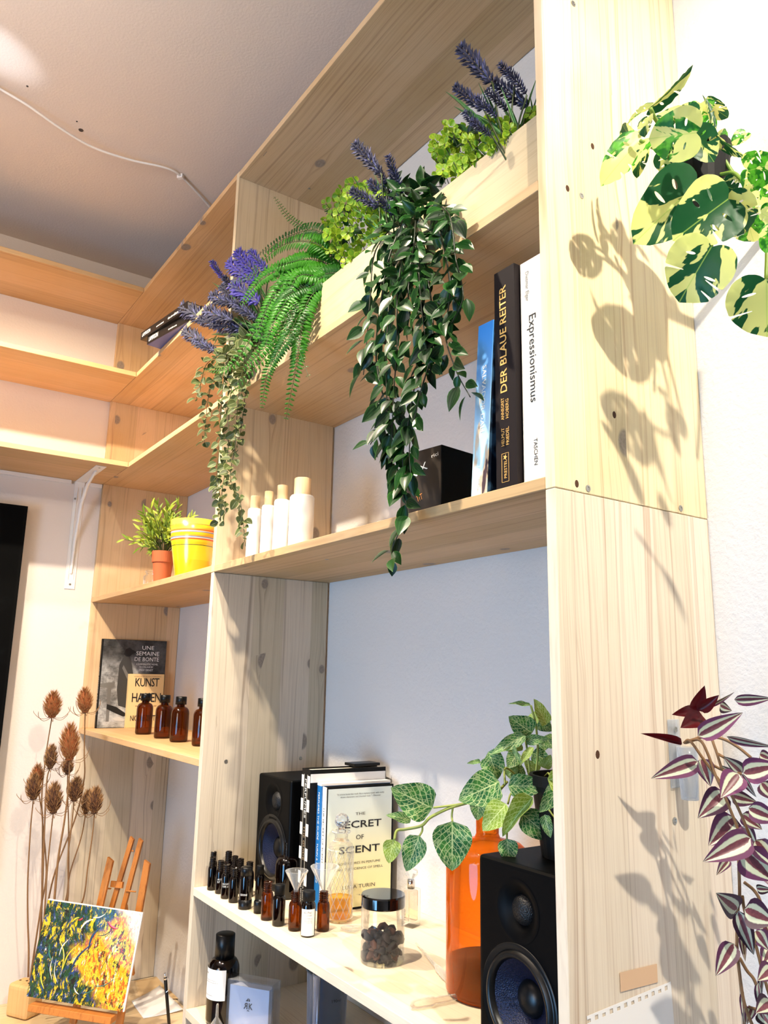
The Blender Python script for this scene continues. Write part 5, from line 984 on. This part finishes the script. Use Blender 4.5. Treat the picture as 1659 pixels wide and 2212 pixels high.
heads = [  # head base px, head top px, width px, camera distance, tone, stem px ..., label
    (112, 1550, 116, 1498, 36, 2.28, 0, ((98, 1640), (90, 1740), (100, 1880)), 'rust teasel, higher on the left of the tall two'),
    (184, 1539, 183, 1490, 32, 2.20, 0, ((182, 1620), (182, 1680), (165, 1760), (120, 1880)), 'rust teasel, top right in front of the far upright'),
    (150, 1642, 152, 1570, 40, 2.15, 0, ((148, 1700), (138, 1780), (125, 1860), (110, 2000), (80, 2085)), 'rust teasel with the thickest stem, largest of all'),
    (108, 1660, 112, 1612, 26, 2.22, 1, ((102, 1680), (98, 1740), (94, 1850), (90, 1960), (82, 2080)), 'small brown teasel left of the largest one'),
    (146, 1672, 148, 1640, 24, 2.26, 1, ((146, 1720), (148, 1790), (145, 1930)), 'brown teasel partly hidden behind the largest one'),
    (80, 1695, 82, 1655, 26, 2.28, 0, ((88, 1740), (92, 1780), (90, 1960), (88, 2060)), 'pale brown teasel behind the leftmost one'),
    (72, 1727, 74, 1675, 32, 2.22, 1, ((66, 1790), (60, 1900), (60, 1990), (62, 2050), (61, 2110)), 'dark brown teasel, leftmost of all'),
    (115, 1757, 118, 1695, 34, 2.18, 1, ((110, 1800), (102, 1880), (97, 1960), (88, 2060), (76, 2100)), 'dark brown teasel low in the middle of the bunch'),
    (160, 1730, 166, 1682, 32, 2.18, 1, ((154, 1790), (147, 1850), (145, 1950)), 'brown teasel right of the lowest middle one'),
    (185, 1757, 190, 1710, 24, 2.24, 1, ((175, 1810), (150, 1890), (143, 1950)), 'brown teasel half behind the rightmost one'),
    (204, 1757, 207, 1704, 32, 2.18, 1, ((200, 1800), (190, 1870), (177, 1950)), 'dark brown teasel, rightmost of the bunch')]
for hx, hy, tx, ty, w_, d, tone, st, lab in heads:
    d -= .03; A = Kd(hx, hy, d); B = Kd(tx, ty, d); L = (B-A).length; wd = w_*d/FPX; t = T('teasel', 'dried '+lab, 'dried flower', tuple(Kd(*st[-1], d)), 'dried teasels in the wooden block')
    z = (B-A).normalized(); x = z.orthogonal().normalized(); Mx = frame(A, x, z.cross(x), None, wd/.9, wd/.9, L*1.0)
    link('seed_head', TH_[tone], t, Mx)
    ext = [Kd(*p, d+.01*i/len(st)) for i, p in enumerate(st)]; e = ext[-1]
    if st[-1][1] < 2000: bp = Vector((.10+RD.uniform(-.01, .01), -.392, ZTAB+.08)); ext.append(e.lerp(bp, .35)); ext.append(e.lerp(bp, .7)); ext.append(bp)
    P = crom([A]+ext, 6); m = MB().tube(P, [.0016+.0018*i/len(P)*(1.4 if w_ > 38 else .7) for i in range(len(P))], 7)
    for i in range(2, len(P), 2): s_ = (P[i]-P[i-1]).orthogonal().normalized()*(1 if i % 4 else -1); m.tube([P[i], P[i]+s_*.004], [.0006, .0001], 4)
    O('stem', m, STT, t, smooth=True); m = MB()
    for k in range(7):
        a = k*.9; o_ = (x*math.cos(a)+z.cross(x)*math.sin(a)); m.tube(crom([A, A+o_*wd*.6-z*.004, A+o_*wd*1.0+z*.012, A+o_*wd*1.05+z*.028*(.7+.3*(k % 2))], 3), [.0008]*9+[.0003], 4)
    O('bract', m, STT, t)
    t['label'] = 'dried '+lab
bk = T('flower_block', 'light wooden holder block with drilled top holding the teasels', 'stand', (.14, -.38, ZTAB)); Mk_ = Matrix.Translation((.105, -.405, ZTAB)) @ Matrix.Rotation(.55, 4, 'Z')
O('block', MB().box((-.035, -.03, .0003), (.045, .03, .085)), wood('block_pine', Z_, X_, base='#e6bb82', dark='#cf9a5e', lam=.5, knots=0, white=0), bk, M=Mk_, bev=.012, bseg=3)
for x, y in ((-.02, 0), (0, .005), (.02, -.006)): O('hole', MB().lathe([(0, .0855), (.0035, .0855), (.0035, .0851)], 12), DARKHOLE, bk, M=Mk_ @ Matrix.Translation((x, y, 0)))

# ------------------------------------------------------------------ easel with painting
EW = wood('easel_beech', Z_, X_, base='#c8803c', dark='#9a5520', lam=.5, knots=0, white=0)
ez = T('table_easel', 'small orange brown wooden table easel in the corner', 'easel', (.27, -.24, ZTAB))
BL, BR_, TL, TR = Kd(57, 2152, 2.04), Kd(268, 2186, 2.01), Kd(120, 1945, 2.11), Kd(333, 1965, 2.08)
nrm = (BR_-BL).cross(TL-BL).normalized(); nrm = nrm if nrm.dot(CAMP-BL) > 0 else -nrm
def slat(p, q, w_, th, nm='leg', back=.02, n=None):
    p, q = Vector(p)-nrm*back, Vector(q)-nrm*back; y = (q-p); L = y.length; y.normalize(); x = y.cross(nrm).normalized(); Mx = frame(p, x, y)
    O(nm, MB().add([(-w_/2, 0, -th/2), (w_/2, 0, -th/2), (w_/2, L-w_*.5, -th/2), (-w_/2, L, -th/2), (-w_/2, 0, th/2), (w_/2, 0, th/2), (w_/2, L-w_*.5, th/2), (-w_/2, L, th/2)], [(0, 3, 2, 1), (4, 5, 6, 7), (0, 1, 5, 4), (1, 2, 6, 5), (2, 3, 7, 6), (3, 0, 4, 7)]), EW, ez, M=Mx, bev=.0006, bseg=1)
slat(Kd(150, 2215, 2.07), Kd(234, 1853, 2.19), .018, .012); slat(Kd(250, 2225, 2.05), Kd(314, 1859, 2.17), .018, .012, n=1)
slat(Kd(175, 2150, 2.12), Kd(277, 1809, 2.22), .013, .012, 'mast', .034); slat(Kd(205, 2160, 2.12), Kd(296, 1813, 2.21), .013, .012, 'mast', .034)
for a, b, d in (((212, 1922), (232, 1922), 2.19), ((264, 1927), (286, 1929), 2.18), ((268, 1839), (281, 1840), 2.22)): O('dowel', MB().tube([Kd(*a, d)-nrm*.026, Kd(*b, d)-nrm*.026], .0022, 8), EW, ez)
ca, cb = Kd(231, 1912, 2.19)-nrm*.03, Kd(256, 1915, 2.18)-nrm*.03; O('cross_block', MB().box((0, -.008, -.004), ((cb-ca).length, .008, .004)), EW, ez, M=frame(ca, cb-ca, TL-BL))
hu = (BR_-BL).normalized(); hv = (TL-BL).normalized(); la = BL+hu*.02-hv*.012
O('ledge', MB().box((0, -.016, -.008), ((BR_-BL).length*.84, .0, .030)), EW, ez, M=frame(la-nrm*.012, hu, hv), bev=.001, bseg=1)
slat(Kd(262, 2120, 2.2), Kd(245, 1960, 2.2), .014, .01, 'back_leg', .08)
pa = T('painting', 'colourful square abstract palette knife painting on the easel, green left and yellow right', 'painting', tuple(BL))
def paintmat():
    n = N('abstract_paint'); s = n.n('ShaderNodeSeparateXYZ', ins={0: n.obj()}); x, y = s.outputs[0], s.outputs[1]
    rv_ = n.n('ShaderNodeVectorMath', operation='ADD', ins={0: n.obj(), 1: n.n('ShaderNodeVectorMath', operation='SCALE', ins={0: n.n('ShaderNodeTexNoise', ins={'Vector': n.obj(), 'Scale': 3.}).outputs[1], 'Scale': .18}).outputs[0]}).outputs[0]
    mp_ = n.n('ShaderNodeMapping', ins={'Vector': rv_, 'Rotation': (0, 0, -.7), 'Scale': (1., .32, 1.)}).outputs[0]
    a = n.noise(mp_, 24, 6, .72); b = n.noise(mp_, 36, 5, .72); c = n.noise(mp_, 21, 6, .74)
    col = n.mix(n.ss(a, .45, .53), lin('#072616'), lin('#14502a')); col = n.mix(n.ss(b, .52, .56), col, lin('#15407c')); col = n.mix(n.ss(c, .53, .57), col, lin('#e8c818')); col = n.mix(n.ss(a, .555, .58), col, lin('#0a0d0c')); col = n.mix(n.ss(b, .64, .66), col, lin('#dfe6dc'))
    w2 = n.mix(n.ss(a, .42, .55), lin('#e8b010'), lin('#f5d83a')); w2 = n.mix(n.ss(b, .5, .56), w2, lin('#d8641c')); w2 = n.mix(n.ss(a, .555, .57), w2, lin('#23301c')); w2 = n.mix(n.ss(c, .58, .62), w2, lin('#fbf3d0')); w2 = n.mix(n.ss(a, .62, .65), w2, lin('#c03018'))
    wh = n.mix(n.ss(b, .5, .6), lin('#f8f0e4'), lin('#f0c8b8')); wh = n.mix(n.ss(a, .6, .66), wh, lin('#d8302c'))
    f1 = n.math('ADD', n.math('MULTIPLY', n.noise(n.obj(), 4, 3), .5), n.math('SUBTRACT', x, n.math('MULTIPLY', n.math('ABSOLUTE', n.math('SUBTRACT', y, .48)), .9)))
    col = n.mix(n.ss(f1, .52, .66), col, w2); f2 = n.math('ADD', x, n.math('MULTIPLY', y, .65)); f2 = n.math('ADD', f2, n.math('MULTIPLY', n.noise(n.obj(), 5, 3), .35)); col = n.mix(n.ss(f2, 1.54, 1.68), col, wh)
    n.set(Base_Color=col, Roughness=.3, Coat_Weight=.3); n.bump(b, .02, .5); return n.m
Wc, Hc = (BR_-BL).length, (TL-BL).length; Mpn = frame(BL, hu, hv); sk = Matrix.Identity(4)
Mpn = Matrix.Translation(BL) @ Matrix((hu, (hv-hu*hv.dot(hu)).normalized(), nrm if hu.cross(hv).dot(nrm) > 0 else -nrm)).transposed().to_4x4()
O('canvas', MB().box((0, 0, -.006), (Wc, Hc, 0)), PAPER, pa, M=Mpn)
Mq = Mpn @ Matrix.Diagonal((Wc, Hc, .1, 1)); O('paint_layer', MB().box((0, 0, .004), (.985, .99, .009)), paintmat(), pa, M=Mq)
PC = [plain('paint_'+n_, c, .3, coat=.4) for n_, c in (('navy', '#16305e'), ('white', '#eef0ea'), ('red', '#c8202c'), ('yellow', '#f0cf1c'), ('black', '#0c0f10'), ('teal', '#2c6a58'))]
strokes = [(.55, .62, .38, .22, .018, 0), (.60, .80, .52, .55, .02, 0), (.50, .86, .40, .74, .016, 1), (.58, .70, .72, .78, .008, 4), (.30, .62, .24, .45, .01, 1), (.22, .40, .28, .18, .006, 1), (.18, .42, .22, .2, .006, 1), (.74, .50, .70, .28, .005, 4), (.90, .6, .86, .35, .005, 4), (.66, .86, .78, .8, .022, 2), (.30, .3, .2, .62, .012, 3), (.42, .6, .3, .3, .012, 3), (.46, .16, .52, .1, .01, 1), (.5, .88, .62, .93, .012, 1), (.32, .9, .26, .84, .012, 0), (.12, .55, .18, .38, .014, 5), (.36, .86, .30, .80, .012, 3), (.36, .83, .40, .86, .016, 2), (.10, .3, .16, .1, .012, 3), (.56, .12, .66, .18, .01, 5), (.64, .2, .84, .3, .008, 5), (.24, .74, .2, .56, .012, 4), (.52, .5, .46, .34, .01, 3)]
for x0, y0_, x1, y1, w_, ci in strokes:
    a, b = Vector((x0*Wc, y0_*Hc, .0012)), Vector((x1*Wc, y1*Hc, .0012)); md_ = a.lerp(b, .5)+Vector(((b-a).y, -(b-a).x, 0))*.12; P = crom([a, md_, b], 6); n_ = len(P); O('brush_stroke', MB().tube(P, [w_*Wc*.45*(.25+math.sin(math.pi*(i+.4)/n_)) for i in range(n_)], 5), PC[ci], pa, smooth=True, M=Mpn @ Matrix.Translation((0, 0, .0009)) @ Matrix.Diagonal((1, 1, .15, 1)))

# pen and papers on the table
pe = T('pen', 'slim black ballpoint pen standing upright by the middle upright', 'pen', tuple(K(365, 2240, 'z', ZTAB+.02))); pb, ptp = Kd(366, 2222, 2.02), Kd(357, 2112, 2.02); ax = (ptp-pb).normalized()
pb = pb-ax*.02
O('barrel', MB().tube([pb, pb.lerp(ptp, .5), ptp], .0042, 14), BLACK, pe, smooth=True); O('clicker', MB().tube([ptp, ptp+ax*.004, ptp+ax*.013], [.0032, .0024, .0024], 12), CHROME, pe, smooth=True)
O('clip', MB().tube([ptp, ptp+Vector((.004, .006, -.001)), ptp+Vector((.005, .008, -.03)), ptp+Vector((.003, .004, -.034))], .0008, 6), CHROME, pe); O('ring', MB().tube([ptp-ax*.004, ptp], .0045, 14), CHROME, pe)
pf = T('pen_stand', 'small black foot ring holding the upright pen', 'stand', tuple(pb)); O('foot', MB().lathe([(0, 0), (.012, 0), (.011, .008), (.0048, .012), (.0048, .002), (0, .002)], 20), BLACK, pf, M=Matrix.Translation((pb.x, pb.y, ZTAB)) @ Matrix.Scale(max(.3, (pb.z-ZTAB+.012)/.012), 4, (0, 0, 1)))
def curl(label, pts, mat, up, nm='paper_sheet'):
    n = 10; A, B, C_, D_ = [Vector((*K(u, v, 'z', ZTAB+.001)[:2], ZTAB)) for u, v in pts]; m = MB(); vs = []; fs = []; uvs = []
    for i in range(n+1):
        for j in range(n+1): s_, q = i/n, j/n; p = A.lerp(B, s_).lerp(D_.lerp(C_, s_), q); p.z = ZTAB+.0008+up*(s_**3)+up*.5*(1-q)**4; vs.append(p)
    for i in range(n):
        for j in range(n): k = i*(n+1)+j; fs.append((k, k+n+1, k+n+2, k+1))
    m.add(vs, fs); o = O(nm, m, mat, smooth=True); md = o.modifiers.new('thick', 'SOLIDIFY'); md.thickness = .0004; tag(o, label, 'paper', 'papers on the side table')
curl('white slightly curled paper sheet on the side table by the pen', ((284, 2165), (345, 2135), (395, 2185), (310, 2200)), PAPER, .006); curl('tan paper sheet lying against the back of the side table', ((290, 2120), (345, 2112), (398, 2160), (300, 2155)), plain('kraft_paper', '#d8b98a', .8), .004)
for o in SC.objects:
    if o.type == 'MESH' and 'category' not in o and o.parent is None and o.get('kind') is None: print('UNTAGGED', o.name)
